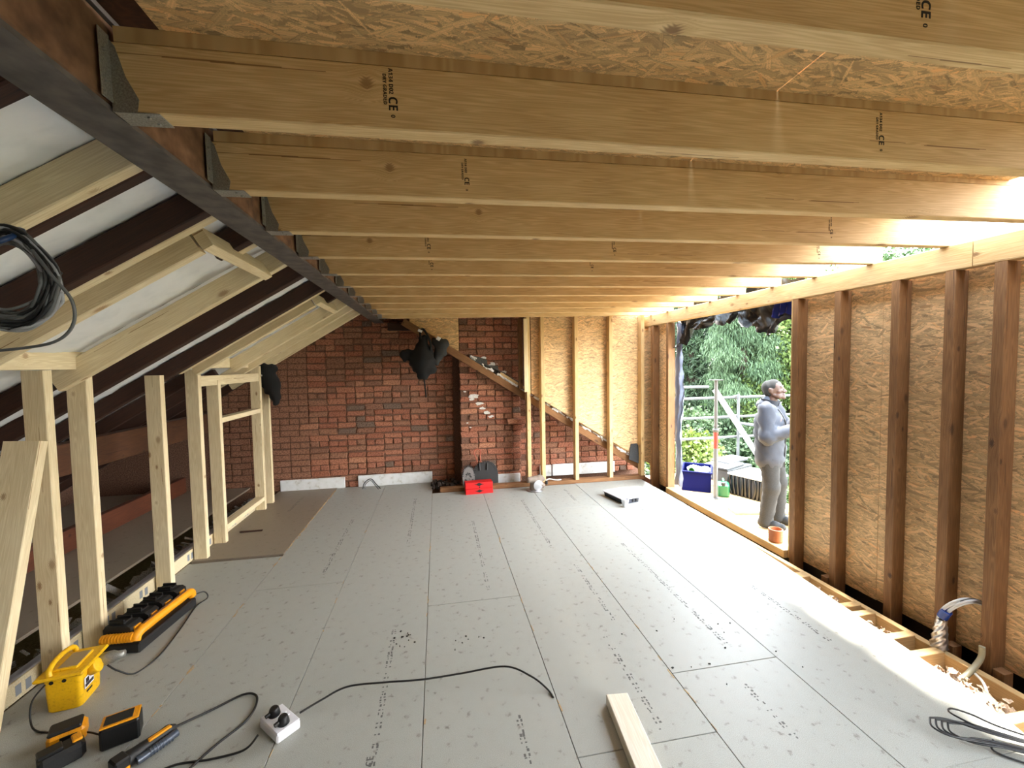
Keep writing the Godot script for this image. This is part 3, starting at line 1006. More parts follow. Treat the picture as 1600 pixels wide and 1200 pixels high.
# ---------------------------------------------------------------- right wall
func build_right_frame() -> void:
	var wr := structure("wall_right")
	tag(wr, "right wall sheathed outside with oriented strand board between brown studs", "wall")
	for q in [[-1.0, -2.22, -0.04], [-2.222, -2.84, -0.045], [-4.63, -5.19, -0.04]]:
		slab("sheathing_panel", Vector3(2.80, (2.1 + q[2]) / 2, (q[0] + q[1]) / 2), Vector3(0.018, 2.1 - q[2], q[0] - q[1]), "osb", wr, 0.001)
	slab("sheathing_panel", Vector3(2.80, 0.98, -0.6), Vector3(0.018, 2.05, 0.8), "osb", wr, 0.001)
	slab("sheathing_panel", Vector3(2.80, 0.98, 1.52), Vector3(0.018, 2.05, 0.84), "osb", wr, 0.001)
	slab("damp_course", Vector3(2.806, -0.14, -3.0), Vector3(0.006, 0.2, 4.4), "dpc", wr)
	slab("outer_course", Vector3(2.84, -0.21, -1.8), Vector3(0.05, 0.3, 7.4), "mortar", wr)
	slab("wall_base", Vector3(2.745, -0.2, -1.8), Vector3(0.09, 0.1, 7.4), "brown", wr)
	for q in [[1.94, -1.718, "near length of the pale wall plate along the top of the right wall"], [-1.722, -5.18, "far length of the pale wall plate along the top of the right wall"]]:
		timber("wall_plate", q[2], "wall plate", Vector3(2.733, 2.064, q[0]), Vector3(2.733, 2.064, q[1]), 0.066, 0.132, "mid_wood", "wall plates of the right wall")
	var g := "brown studs of the right wall"
	for s in [[-1.586, "nearest brown stud of the right wall, at the right edge"], [-1.789, "second brown stud of the right wall, with the foil wrapped cables at its foot"], [-2.06, "third brown stud of the right wall from the camera"], [-2.428, "knotty brown stud next but one to the door opening"], [-2.77, "brown stud forming the near jamb of the door opening"], [-4.585, "brown stud forming the far jamb of the door opening"], [-4.94, "dark brown stud in the far right corner"]]:
		upright("wall_stud", s[1], "stud", Vector3(2.745, -0.15, s[0] - 0.0235), 1.997, 0.047, 0.09, "brown", g)
	upright("jamb_lining", "thin pale lining strip on the near jamb of the door opening", "lining", Vector3(2.748, -0.03, -2.827), 1.997, 0.014, 0.09, "mid_wood")
	for s in [[-1.55, "red brown packing block by the foot of the nearest right wall stud"], [-1.755, "packing block by the foot of the second right wall stud"], [-2.50, "packing block by the foot of the knotty right wall stud"]]:
		timber("packing_block", s[1], "block", Vector3(2.715, -0.16, s[0]), Vector3(2.715, -0.015, s[0]), 0.045, 0.06, "brown", "packing blocks at the stud feet", Vector3(1, 0, 0))
	timber("door_sill", "pale timber sill across the door opening", "sill", Vector3(2.735, -0.004, -2.835), Vector3(2.735, -0.004, -4.58), 0.13, 0.062, "mid_wood")
	timber("rim_board", "yellowish rim board along the cut edge of the floor below the right wall", "rim board", Vector3(2.635, -0.115, 1.9), Vector3(2.635, -0.115, -5.05), 0.04, 0.16, "joist")
	var fz := [[-1.34, "nearest exposed floor joist at the cut floor edge"], [-1.745, "exposed floor joist beside the foil wrapped cables"], [-1.885, "exposed floor joist opposite the third right wall stud"], [-2.10, "near one of two exposed floor joists lying close together"], [-2.19, "far one of two exposed floor joists lying close together"], [-2.57, "wide exposed floor joist before the near jamb of the door opening"], [-3.39, "exposed floor joist in front of the near half of the door opening"], [-3.76, "near one of a pair of floor joists before the door opening"], [-3.93, "far one of a pair of floor joists before the door opening"], [-4.29, "exposed floor joist before the far jamb of the door opening"], [-4.75, "last exposed floor joist near the far right corner"]]
	for q in fz:
		timber("floor_joist", q[1], "joist", Vector3(1.95, -0.108, q[0]), Vector3(2.612, -0.108, q[0]), 0.047 if q[0] != -2.57 else 0.07, 0.168, "mid_wood", "floor joists exposed along the cut edge")
	# mineral wool stuffed between them
	for k in fz.size() - 1:
		var z0: float = fz[k][0] - 0.03
		var z1: float = fz[k + 1][0] + 0.03
		if z0 - z1 < 0.08:
			continue
		wool(2.14, 2.60, z0, z1, -0.055, 900, "loose mineral wool between floor joists, %s" % ["beside the nearest exposed joist", "", "by the third right wall stud", "", "by the knotty stud", "at the foot of the near door jamb", "before the near half of the door", "", "before the far half of the door", "before the far door jamb"][k])
	wool(2.14, 2.60, -0.7, -1.31, -0.08, 900, "loose mineral wool nearest the camera at the right edge")


func wool(x0: float, x1: float, z0: float, z1: float, y: float, count: int, label: String) -> void:
	var nz := noise(7.0, 3, FastNoiseLite.TYPE_SIMPLEX_SMOOTH, int(z0 * -100))
	var mb := Mb.new()
	var rows := []
	for i in 41:
		var row := []
		for j in 41:
			var q := Vector3(lerpf(x0, x1, j / 40.0), 0, lerpf(z0, z1, i / 40.0))
			var e := minf(1.0, 6.0 * minf(minf(i, 40 - i), minf(j, 40 - j)) / 40.0)
			q.y = y - 0.06 + e * (0.05 + 0.055 * nz.get_noise_2d(q.x, q.z) + 0.03 * nz.get_noise_2d(q.x * 5.0, q.z * 5.0)) + rng.randf_range(-0.004, 0.004)
			row.append(q)
		rows.append(row)
	mb.grid(rows)
	# torn curls of the wool
	for k in count / 12:
		var c := Vector3(rng.randf_range(x0 + 0.04, x1 - 0.04), 0, lerpf(z0, z1, rng.randf_range(0.14, 0.86)))
		c.y = y + 0.055 * nz.get_noise_2d(c.x, c.z) + 0.004
		var b := Basis.from_euler(Vector3(rng.randfn(0, 0.5), rng.randf() * TAU, rng.randfn(0, 0.5)))
		var curl := rng.randf_range(15.0, 45.0)
		var l := rng.randf_range(0.02, 0.05)
		var w := rng.randf_range(0.008, 0.02)
		var strip := []
		for i in 9:
			var a := l * (i / 8.0 - 0.5)
			var row := []
			for j in 4:
				row.append(c + b * Vector3(sin(a * curl) / curl, (1.0 - cos(a * curl)) / curl + rng.randf_range(-0.003, 0.003), w * (j / 1.5 - 1.0) * (1.0 - 0.6 * absf(i / 4.0 - 1.0)) + rng.randf_range(-0.003, 0.003)))
			strip.append(row)
		mb.grid(strip)
	solo("mineral_wool", label, "insulation", mb.mesh(), M["wool"], Transform3D.IDENTITY, "mineral wool along the cut floor edge", "stuff")


# ---------------------------------------------------------------- far stud wall and the old roof line
func build_back_frame() -> void:
	var g := "studs of the far wall"
	timber("sole_plate", "pale sole plate under the far stud wall", "sole plate", Vector3(0.0, 0.0235, -5.117), Vector3(2.66, 0.0235, -5.117), 0.095, 0.047, "grey_wood")
	for s in [[1.107, 1.3, "short pale stud nearest the chimney breast on the far wall"], [1.29, 0, "second stud of the far wall from the chimney breast"], [1.728, 0, "third stud of the far wall from the chimney breast"], [2.19, 0, "fourth stud of the far wall from the chimney breast"], [2.627, 0, "end stud of the far wall in the right corner"]]:
		timber("wall_stud", s[2], "stud", Vector3(s[0], 0.047, -5.117), Vector3(s[0], 2.088 + 0.0149 * (s[0] + 0.65), -5.117), 0.095, 0.047, "joist", g, Vector3(1, 0, 0))
	timber("cover_board", "pale board fixed to the upper half of the first far wall stud", "board", Vector3(1.075, 1.19, -5.06), Vector3(1.075, 2.09, -5.06), 0.016, 0.05, "pale", "", Vector3(1, 0, 0))
	timber("old_post", "dark old post at the right edge of the chimney breast", "post", Vector3(1.03, 1.22, -5.19), Vector3(1.03, 2.1, -5.19), 0.05, 0.05, "brown", "", Vector3(1, 0, 0))
	var wb2 := structure("wall_gable_infill")
	tag(wb2, "strand board infill behind the far studs above the sloping old roof line", "wall")
	for q in [[1.165, 1.728], [1.73, 2.19], [2.192, 2.81]]:
		var mb := Mb.new()
		mb.prism(PackedVector2Array([Vector2(q[0], 1.88 - 0.616 * q[0]), Vector2(q[1], 1.88 - 0.616 * q[1]), Vector2(q[1], 2.2), Vector2(q[0], 2.2)]), -5.185, -5.168)
		part("sheathing_panel", mb.mesh(), M["osb"], wb2)
	var dk := Mb.new()
	dk.prism(PackedVector2Array([Vector2(-0.32, 2.02), Vector2(0.27, 1.66), Vector2(0.27, 2.24), Vector2(-0.32, 2.24)]), -5.3, -5.28)
	part("sheathing_panel", dk.mesh(), M["osb_roof"], wb2)
	slab("gable_top", Vector3(0.9, 2.3, -5.66), Vector3(3.8, 0.3, 0.14), "mortar", wb2)
	# old sloping roof timber with mortar on its back
	var up := Vector3(0.535, 0.845, 0)
	var a := Vector3(-0.42, 2.03, -5.225)
	var b := Vector3(2.66, 0.08, -5.225)
	var rk := timber("sloping_rafter", "weathered old rafter sloping down across the far wall, mortar along its back", "rafter", a + up * 0.045, b + up * 0.045, 0.05, 0.085, "grey_wood", "", up)
	var bt := Mb.new()
	bt.timber(2.3, 0.03, 0.03, 0.002, Vector2(0.3, 0.6))
	part("batten", bt.mesh(), M["mid_wood"], rk, Transform3D(Basis.IDENTITY, Vector3(0.66, 0.085, 0.005)))
	var mo := Mb.new()
	for k in 110:
		var x := rng.randf_range(-0.9, 1.8)
		mo.box(Vector3(x, 0.055 + rng.randfn(0, 0.008), rng.randf_range(-0.005, 0.022)), Vector3(rng.randf_range(0.02, 0.09), rng.randf_range(0.008, 0.026), rng.randf_range(0.012, 0.028)), 0.003, Basis.from_euler(Vector3(rng.randfn(0, 0.2), rng.randfn(0, 0.2), rng.randfn(0, 0.25))))
	part("mortar_fillet", mo.mesh(), M["plaster"], rk)
	var sl := Mb.new()
	for k in 14:
		sl.box(Vector3(-0.62 + 0.10 * k, 0.095 + 0.012 * (k % 2), -0.03), Vector3(0.17, 0.008, 0.07), 0.001, Basis(Vector3(0, 0, 1), 0.10))
	part("slate_ends", sl.mesh(), M["render"], rk)
	timber("ridge_timber", "sooty old timber end on the brick wall under the last joist", "timber", Vector3(-0.60, 2.03, -5.5), Vector3(-0.30, 2.03, -5.5), 0.12, 0.09, "old")


# ---------------------------------------------------------------- outside the door opening
func leaf_mesh(kind: String) -> ArrayMesh:
	var mb := Mb.new()
	var r := RandomNumberGenerator.new()
	r.seed = 5
	if kind == "broad":
		for k in 14:
			var c := Vector3(r.randfn(), r.randfn(), r.randfn()) * 0.12
			var d := Vector3(r.randfn(), r.randfn() - 0.4, r.randfn()).normalized()
			var s := d.cross(Vector3(r.randfn(), r.randfn(), r.randfn())).normalized() * r.randf_range(0.028, 0.045)
			var l := r.randf_range(0.09, 0.14)
			mb.quad(c, c + d * l * 0.5 + s, c + d * l, c + d * l * 0.5 - s)
	elif kind == "droop":
		for k in 20:
			var c := Vector3(r.randfn() * 0.13, r.randfn() * 0.10, r.randfn() * 0.13)
			var d := Vector3(r.randfn() * 0.35, -1.0, r.randfn() * 0.35).normalized()
			var s := d.cross(Vector3(r.randfn(), r.randfn() * 0.2, r.randfn())).normalized() * r.randf_range(0.008, 0.015)
			var l := r.randf_range(0.12, 0.28)
			mb.quad(c, c + d * l * 0.4 + s, c + d * l, c + d * l * 0.4 - s)
	else:
		for k in 16:
			var d := Vector3(r.randfn(), r.randfn() * 0.6 + 0.15, r.randfn()).normalized()
			var s := d.cross(Vector3(r.randfn(), r.randfn(), r.randfn())).normalized() * r.randf_range(0.012, 0.02)
			var l := r.randf_range(0.14, 0.26)
			mb.quad(Vector3.ZERO, d * l * 0.5 + s, d * l, d * l * 0.5 - s)
	return mb.mesh()


func tree(called: String, label: String, cat: String, at: Vector3, h: float, rad: float, kind: String, c0: Color, c1: Color, count: int, shape: String, group := "trees beyond the scaffold") -> void:
	var t := thing(called, label, cat, at, 0.0, group)
	var r := RandomNumberGenerator.new()
	r.seed = int(at.x * 100 + at.z * 37)
	var wood := Mb.new()
	var top := h * 0.93
	if shape != "bush":
		wood.tube(smooth([Vector3.ZERO, Vector3(r.randfn(0, 0.1), top * 0.4, r.randfn(0, 0.1)), Vector3(r.randfn(0, 0.1), top * 0.75, 0), Vector3(0, top, 0)], 5), h * 0.018, 7)
	var blobs := []
	var nb := 46 if shape != "bush" else 16
	for k in nb:
		var f := (k + 0.5) / nb
		var y: float
		var rr: float
		if shape == "cone":
			y = lerpf(0.16, 0.97, f) * h
			rr = rad * (1.05 - f) * r.randf_range(0.45, 1.0)
		elif shape == "round":
			y = lerpf(0.25, 0.95, f) * h
			rr = rad * sqrt(maxf(0.02, 1.0 - pow(2.0 * (f - 0.45), 2.0))) * r.randf_range(0.3, 1.0)
		else:
			y = r.randf_range(0.25, 0.85) * h
			rr = rad * r.randf_range(0.1, 0.8)
		var a := k * 2.39996 + r.randf()
		var c := Vector3(cos(a) * rr, y, sin(a) * rr)
		blobs.append([c, rad * (r.randf_range(0.24, 0.42) if shape != "bush" else r.randf_range(0.3, 0.5))])
		if k % 3 == 0 and shape != "bush":
			wood.tube(PackedVector3Array([Vector3(0, y * 0.92, 0), c * Vector3(0.5, 0.98, 0.5), c]), h * 0.005, 5)
	if shape == "bush":
		for k in 5:
			wood.tube(PackedVector3Array([Vector3(r.randfn(0, 0.1), 0, r.randfn(0, 0.1)), blobs[k][0]]), 0.03, 5)
	part("trunk", wood.mesh(), M["bark"], t)
	var mm := MultiMesh.new()
	mm.transform_format = MultiMesh.TRANSFORM_3D
	mm.use_colors = true
	mm.mesh = M["leaf_" + kind]
	mm.instance_count = count
	for i in count:
		var bl: Array = blobs[r.randi() % nb]
		var d := Vector3(r.randfn(), r.randfn() * 0.8, r.randfn()).normalized()
		var p: Vector3 = bl[0] + d * bl[1] * sqrt(r.randf_range(0.25, 1.0))
		var s := r.randf_range(0.75, 1.5)
		var bs := Basis(Vector3.UP, r.randf() * TAU)
		if kind != "droop":
			bs = Basis.from_euler(Vector3(r.randf() * TAU, r.randf() * TAU, r.randf() * TAU))
		mm.set_instance_transform(i, Transform3D(bs.scaled(Vector3.ONE * s), p))
		mm.set_instance_color(i, c0.lerp(c1, clampf(r.randf() * 0.7 + 0.3 * (0.5 + 0.5 * sin(bl[0].x * 7.0 + bl[0].y * 5.0)), 0, 1)))
	var mi := MultiMeshInstance3D.new()
	mi.name = "foliage"
	mi.multimesh = mm
	mi.material_override = M["leaf"]
	t.add_child(mi, true)
	mi.set_meta("kind", "stuff")


func pole(called: String, label: String, a: Vector3, b: Vector3, mat := "scaffold", r := 0.0242, clips: Array = []) -> void:
	var mid := (a + b) / 2
	var t := thing(called, label, "scaffold tube", mid, 0.0, "scaffold tubes")
	var mb := Mb.new()
	mb.tube(PackedVector3Array([a - mid, b - mid]), r, 12)
	part("tube", mb.mesh(), M[mat], t)
	for c in clips:
		var cb := Mb.new()
		var p: Vector3 = a.lerp(b, c) - mid
		cb.box(p, Vector3(0.075, 0.07, 0.085), 0.012)
		cb.box(p + Vector3(0.05, 0.0, 0.02), Vector3(0.03, 0.03, 0.05), 0.006)
		part("coupler", cb.mesh(), M["coupler"], t)


func build_outside() -> void:
	M["leaf"] = plain(Color.WHITE, 0.7)
	M["leaf"].vertex_color_use_as_albedo = true
	M["leaf"].cull_mode = BaseMaterial3D.CULL_DISABLED
	M["leaf"].backlight_enabled = true
	M["leaf"].backlight = Color(0.06, 0.09, 0.03)
	M["bark"] = plain(Color(0.20, 0.16, 0.12), 0.95)
	for k in ["broad", "droop", "needle"]:
		M["leaf_" + k] = leaf_mesh(k)
	M["scaffold"] = speckled([[0.0, Color(0.22, 0.23, 0.24)], [1.0, Color(0.34, 0.35, 0.36)]], 0.05, 4.0, 0.5)
	M["coupler"] = plain(Color(0.26, 0.25, 0.24), 0.6)
	M["tarp_black"] = plain(Color(0.022, 0.022, 0.032), 0.42)
	M["tarp_blue"] = plain(Color(0.04, 0.10, 0.42), 0.3)
	M["poly_sheet"] = plain(Color(0.52, 0.56, 0.66), 0.3)
	M["crate_blue"] = plain(Color(0.0, 0.02, 0.22), 0.5)
	M["crate_blue"].metallic_specular = 0.2
	M["can_green"] = plain(Color(0.0, 0.30, 0.16), 0.4)
	M["tub_grey"] = plain(Color(0.16, 0.19, 0.25), 0.5)
	M["slate"] = speckled([[0.0, Color(0.10, 0.11, 0.12)], [1.0, Color(0.22, 0.23, 0.25)]], 0.04, 3.0, 0.6)
	M["deck_wood"] = M["mid_wood"].duplicate()
	M["prop_red"] = plain(Color(0.55, 0.13, 0.08), 0.5)
	var g := "scaffold boards outside the door"
	var ord := ["first", "second", "third", "fourth", "fifth", "sixth", "seventh", "eighth"]
	for k in 8:
		var x := 2.99 + 0.232 * k
		var b := timber("scaffold_board", "weathered scaffold board outside the door, %s from the wall" % ord[k], "scaffold board", Vector3(x, -0.469, -2.35), Vector3(x, -0.469, -6.75), 0.225, 0.038, "deck_wood", g)
		for e in [-2.19, 2.19]:
			var hb := Mb.new()
			hb.box(Vector3(e, 0, 0), Vector3(0.03, 0.04, 0.2262), 0.002)
			part("end_band", hb.mesh(), M["coupler"], b)
	# scaffold tubes
	var z := -6.7
	pole("scaffold_rail", "short high scaffold rail against the trees, topmost of the rails", Vector3(3.2, 1.09, z), Vector3(4.72, 1.075, z))
	pole("scaffold_rail", "pale scaffold guard rail behind the head of the man", Vector3(3.2, 0.875, z), Vector3(7.5, 0.875, z), "scaffold", 0.0242, [0.217, 0.485])
	pole("scaffold_rail", "middle scaffold rail behind the chest of the man", Vector3(3.2, 0.525, z), Vector3(7.5, 0.525, z), "scaffold", 0.0242, [0.217, 0.485])
	pole("scaffold_rail", "lowest scaffold rail above the blue crate", Vector3(3.2, 0.16, z), Vector3(7.5, 0.16, z), "scaffold", 0.0242, [0.217])
	pole("scaffold_post", "upright scaffold tube beside the hanging plastic sheet", Vector3(4.10, -5.9, z + 0.05), Vector3(4.10, 1.14, z + 0.03))
	pole("scaffold_post", "upright scaffold tube between the brace and the man", Vector3(5.28, -5.9, z + 0.055), Vector3(5.28, 0.93, z + 0.055))
	pole("scaffold_rail", "short outer scaffold rail running out behind the man", Vector3(5.28, 0.42, z + 0.11), Vector3(6.4, 0.28, -4.2))
	var br := timber("diagonal_brace", "pale diagonal board crossing the scaffold rails", "brace", Vector3(4.79, 1.03, -6.62), Vector3(5.70, -0.44, -6.40), 0.03, 0.085, "skirting")
	var pr := thing("steel_prop", "slim adjustable steel prop with a red band, standing on the boards", "prop", Vector3(3.918, -0.45, -5.385))
	var pm := Mb.new()
	pm.tube(PackedVector3Array([Vector3(0, 0.006, 0), Vector3(0, 0.98, 0)]), 0.030, 14)
	part("outer_tube", pm.mesh(), M["scaffold"], pr)
	pm = Mb.new()
	pm.tube(PackedVector3Array([Vector3(0, 0.95, 0), Vector3(0, 1.71, 0)]), 0.024, 12)
	part("inner_tube", pm.mesh(), M["coupler"], pr)
	pm = Mb.new()
	pm.tube(PackedVector3Array([Vector3(0, 0.73, 0), Vector3(0, 0.96, 0)]), 0.031, 14)
	part("red_collar", pm.mesh(), M["prop_red"], pr)
	pm = Mb.new()
	pm.lathe([[0.03, 0.965], [0.042, 0.97], [0.045, 0.99], [0.042, 1.01], [0.025, 1.015]], 14)
	pm.box(Vector3(0, 1.05, 0), Vector3(0.10, 0.014, 0.014), 0.003)
	part("adjusting_nut", pm.mesh(), M["coupler"], pr)
	pm = Mb.new()
	pm.box(Vector3(0, 0.003, 0), Vector3(0.14, 0.006, 0.14), 0.001)
	pm.box(Vector3(0, 1.713, 0), Vector3(0.14, 0.006, 0.14), 0.001)
	part("end_plate", pm.mesh(), M["coupler"], pr)

	# crate with rubbish
	var cr := thing("storage_crate", "deep blue plastic crate full of rubbish on the scaffold boards", "crate", Vector3(4.0, -0.45, -5.95), 0.943)
	var cm := Mb.new()
	var l := 0.28
	var w := 0.20
	var hh := 0.30
	for s in [-1.0, 1.0]:
		cm.prism(PackedVector2Array([Vector2(-l * 0.93, 0.0), Vector2(l * 0.93, 0.0), Vector2(l, hh), Vector2(-l, hh)]), s * w - 0.006, s * w + 0.006)
		cm.prism(PackedVector2Array([Vector2(-w * 0.98, 0.0), Vector2(w * 0.98, 0.0), Vector2(w, hh), Vector2(-w, hh)]), -0.006, 0.006, Transform3D(Basis(Vector3(0, 0, 1), Vector3(0, 1, 0), Vector3(-1, 0, 0)), Vector3(s * l * 0.98, 0, 0)))
	cm.box(Vector3(0, 0.006, 0), Vector3(l * 1.86, 0.012, w * 1.98))
	part("body", cm.mesh(), M["crate_blue"], cr)
	cm = Mb.new()
	for s in [-1.0, 1.0]:
		cm.box(Vector3(0, hh, s * (w + 0.012)), Vector3(l * 2 + 0.06, 0.022, 0.026), 0.004)
		cm.box(Vector3(s * (l + 0.012), hh, 0), Vector3(0.03, 0.022, w * 2), 0.004)
	part("rim", cm.mesh(), M["crate_blue"], cr)
	cm = Mb.new()
	for k in 8:
		cm.box(Vector3(-0.02 + 0.018 * k, 0.22, w + 0.007), Vector3(0.011, 0.012, 0.001))
	cm.box(Vector3(-0.16, 0.225, w + 0.007), Vector3(0.09, 0.006, 0.001))
	part("print", cm.mesh(), M["white_plastic"], cr).set_meta("kind", "stuff")
	var cup := Mb.new()
	cup.lathe([[0.001, 0.0], [0.032, 0.0], [0.042, 0.10], [0.040, 0.10], [0.030, 0.006], [0.001, 0.006]], 16)
	solo("paper_cup", "green cup lying in the blue crate", "cup", cup.mesh(), M["can_green_light"] if M.has("can_green_light") else plain(Color(0.25, 0.45, 0.16), 0.6), Transform3D(Basis.from_euler(Vector3(0.9, 0.4, 0.7)), Vector3(3.88, -0.20, -5.93)))
	for q in [[Vector3(4.07, -0.185, -5.86), 0.12, "crumpled white bag at the near end of the blue crate"], [Vector3(4.02, -0.20, -6.06), 0.11, "crumpled white bag at the back of the blue crate"]]:
		var bg := Mb.new()
		var rows := []
		for i in 13:
			var row := []
			for j in 18:
				var th := PI * i / 12.0
				var ph := -TAU * j / 18.0
				var rr: float = q[1] * (1.0 + rng.randfn(0, 0.07))
				row.append(Vector3(sin(th) * cos(ph) * rr, -cos(th) * rr * 0.6, sin(th) * sin(ph) * rr * 0.8))
			rows.append(row)
		bg.grid(rows, true)
		solo("plastic_bag", q[2], "bag", bg.mesh(), M["white_plastic"], Transform3D(Basis.IDENTITY, q[0]), "rubbish in the crate")
	# fuel can
	var ca := thing("fuel_can", "bright green plastic fuel can beside the steel prop", "can", Vector3(4.12, -0.45, -5.49), 0.97)
	var fc := Mb.new()
	var body := []
	for q in [[0.0, 0.86], [0.012, 0.97], [0.03, 1.0], [0.15, 1.0], [0.165, 0.97], [0.175, 0.9], [0.178, 0.6], [0.18, 0.02]]:
		var row := []
		for k in 24:
			var a := -TAU * k / 24
			var c := Vector2(signf(cos(a)) * pow(absf(cos(a)), 0.45), signf(sin(a)) * pow(absf(sin(a)), 0.45))
			row.append(Vector3(c.x * 0.135 * q[1], q[0], c.y * 0.085 * q[1]))
		body.append(row)
	fc.grid(body, true)
	part("body", fc.mesh(), M["can_green"], ca)
	fc = Mb.new()
	fc.tube(smooth([Vector3(-0.07, 0.165, 0), Vector3(-0.06, 0.215, 0), Vector3(0.0, 0.235, 0), Vector3(0.07, 0.215, 0), Vector3(0.095, 0.17, 0)], 6), 0.017, 10)
	part("handle", fc.mesh(), M["can_green"], ca)
	fc = Mb.new()
	fc.lathe([[0.001, 0.215], [0.026, 0.215], [0.028, 0.21], [0.028, 0.17]], 16, Vector3(-0.105, 0, 0))
	part("cap", fc.mesh(), M["black_plastic"], ca)
	# big tub wrapped in plastic, and sheets stacked behind it
	var tb := thing("plastic_tub", "big grey tub with a pale lid behind the green fuel can", "tub", Vector3(4.62, -0.45, -5.40), 0.35)
	var tm := Mb.new()
	tm.box(Vector3(0, 0.145, 0), Vector3(0.56, 0.29, 0.52), 0.02)
	part("body", tm.mesh(), M["tub_grey"], tb)
	tm = Mb.new()
	tm.box(Vector3(0, 0.30, 0), Vector3(0.60, 0.025, 0.56), 0.008)
	part("lid", tm.mesh(), M["skirting"], tb)
	tm = Mb.new()
	for k in 9:
		var x := -0.281 - 0.004
		tm.tube(smooth([Vector3(x, 0.285, -0.25 + 0.06 * k), Vector3(x - 0.012, 0.16, -0.24 + 0.06 * k + rng.randfn(0, 0.015)), Vector3(x - 0.004, 0.01, -0.22 + 0.055 * k)], 4), 0.022, 6)
	part("black_wrapping", tm.mesh(), M["tarp_black"], tb)
	for q in [[Vector3(4.72, -0.21, -6.28), Vector3(0.55, 0.03, 0.40), "slate_sheet", "pale sheet stacked behind the tub, lower of two", 0.45], [Vector3(4.95, -0.165, -6.42), Vector3(0.55, 0.03, 0.30), "slate_sheet", "pale sheet stacked behind the tub, upper of two", 0.35]]:
		var t := thing(q[2], q[3], "sheet", q[0], q[4], "sheets behind the tub")
		var mb := Mb.new()
		mb.box(Vector3(0, 0.006, 0), Vector3(q[1].x, 0.016, q[1].z), 0.003)
		part("pale_top", mb.mesh(), M["skirting"], t)
		mb = Mb.new()
		mb.box(Vector3(0, -0.015, 0), Vector3(q[1].x, 0.026, q[1].z), 0.003)
		part("dark_edge", mb.mesh(), M["slate"], t)
	var sup := Mb.new()
	sup.box(Vector3.ZERO, Vector3(0.75, 0.208, 0.42), 0.01)
	solo("covered_box", "dark low box under the pale sheets behind the tub", "box", sup.mesh(), M["slate"], Transform3D(Basis(Vector3.UP, 0.4), Vector3(4.84, -0.345, -6.33)))
	timber("plank_offcut", "short plank lying by the feet of the man", "plank", Vector3(3.75, -0.43, -4.83), Vector3(4.6, -0.43, -4.66), 0.20, 0.03, "deck_wood")
	# clay ring on the sill
	var po := thing("clay_pot", "small ribbed orange clay pot on the door sill", "pot", Vector3(2.745, 0.027, -3.0))
	var pt := Mb.new()
	var prof := [[0.001, 0.0], [0.048, 0.0]]
	for k in 5:
		prof.append([0.055, 0.008 + 0.019 * k])
		prof.append([0.051, 0.018 + 0.019 * k])
	prof.append_array([[0.055, 0.103], [0.045, 0.105], [0.044, 0.012], [0.001, 0.010]])
	pt.lathe(prof, 24)
	part("body", pt.mesh(), M["terracotta"], po)

	# black tarpaulin bunched under the wall plate, and clear sheet down the far jamb
	var ta := thing("tarpaulin", "bunched black tarpaulin hanging over the top of the door opening", "tarpaulin", Vector3(2.83, 2.1, -3.7))
	var tn := noise(1.0, 3, FastNoiseLite.TYPE_SIMPLEX_SMOOTH, 31)
	var rows := []
	for i in 15:
		var row := []
		for j in 90:
			var f := j / 89.0
			var zz := lerpf(-0.885, 0.83, f)
			var drop := lerpf(0.30, 0.18, smoothstep(0.0, 0.35, f)) + 0.13 * smoothstep(0.55, 0.8, f) + 0.02 * sin(f * 31.0)
			if f < 0.1:
				drop += 0.06
			var v := i / 14.0
			var fold := 0.09 * tn.get_noise_2d(f * 7.0 + v * 1.5, v * 0.9 - f * 2.0) + 0.014 * tn.get_noise_2d(f * 26.0 - v * 4.0, v * 2.0 + 9.0)
			drop += 0.07 * tn.get_noise_2d(f * 7.0, 40.0)
			row.append(Vector3(-0.02 + 0.05 * sin(v * PI) + fold * (0.3 + v), 0.09 - v * (drop + 0.09) + 0.015 * sin(f * 57.0 + v * 5.0), zz + 0.03 * sin(v * 6.0 + f * 20.0)))
		rows.append(row)
	var tp := Mb.new()
	tp.grid(rows)
	part("black_sheet", tp.mesh(), M["tarp_black"], ta)
	rows = []
	for i in 8:
		var row := []
		for j in 20:
			var f := j / 19.0
			var v := i / 7.0
			row.append(Vector3(-0.05 + 0.02 * sin(f * 21.0 + v * 4.0), 0.0 - v * 0.20 - 0.02 * sin(f * 9.0), 0.60 + f * 0.24))
		rows.append(row)
	tp = Mb.new()
	tp.grid(rows)
	part("blue_lining", tp.mesh(), M["tarp_blue"], ta)
	rows = []
	for i in 40:
		var row := []
		for j in 14:
			var f := j / 13.0
			var v := i / 39.0
			row.append(Vector3(2.845 + 0.02 * sin(f * 11.0 + v * 9.0) + 0.008 * sin(v * 60.0 + f * 14.0), lerpf(1.99, 0.03, v), -4.66 + f * 0.14 + 0.012 * sin(v * 17.0)))
		rows.append(row)
	tp = Mb.new()
	tp.grid(rows)
	solo("plastic_sheet", "strip of clear bluish plastic sheet hanging down the far jamb", "plastic sheet", tp.mesh(), M["poly_sheet"])

	# trees (leaf colours are linear)
	var G := -6.05
	tree("fir_tree", "dark dense fir on the left of the view, behind the plastic sheet", "tree", Vector3(11.4, G, -17.6), 11.5, 2.6, "needle", Color(0.010, 0.026, 0.010), Color(0.030, 0.060, 0.022), 3600, "cone")
	tree("fir_tree", "tall blue green fir second from the left", "tree", Vector3(14.0, G, -18.8), 12.5, 2.9, "needle", Color(0.014, 0.032, 0.018), Color(0.036, 0.066, 0.038), 3600, "cone")
	tree("weeping_tree", "weeping cypress with long hanging sprays behind the scaffold post", "tree", Vector3(12.2, G, -15.2), 11.6, 1.2, "droop", Color(0.020, 0.048, 0.018), Color(0.055, 0.098, 0.038), 4800, "round")
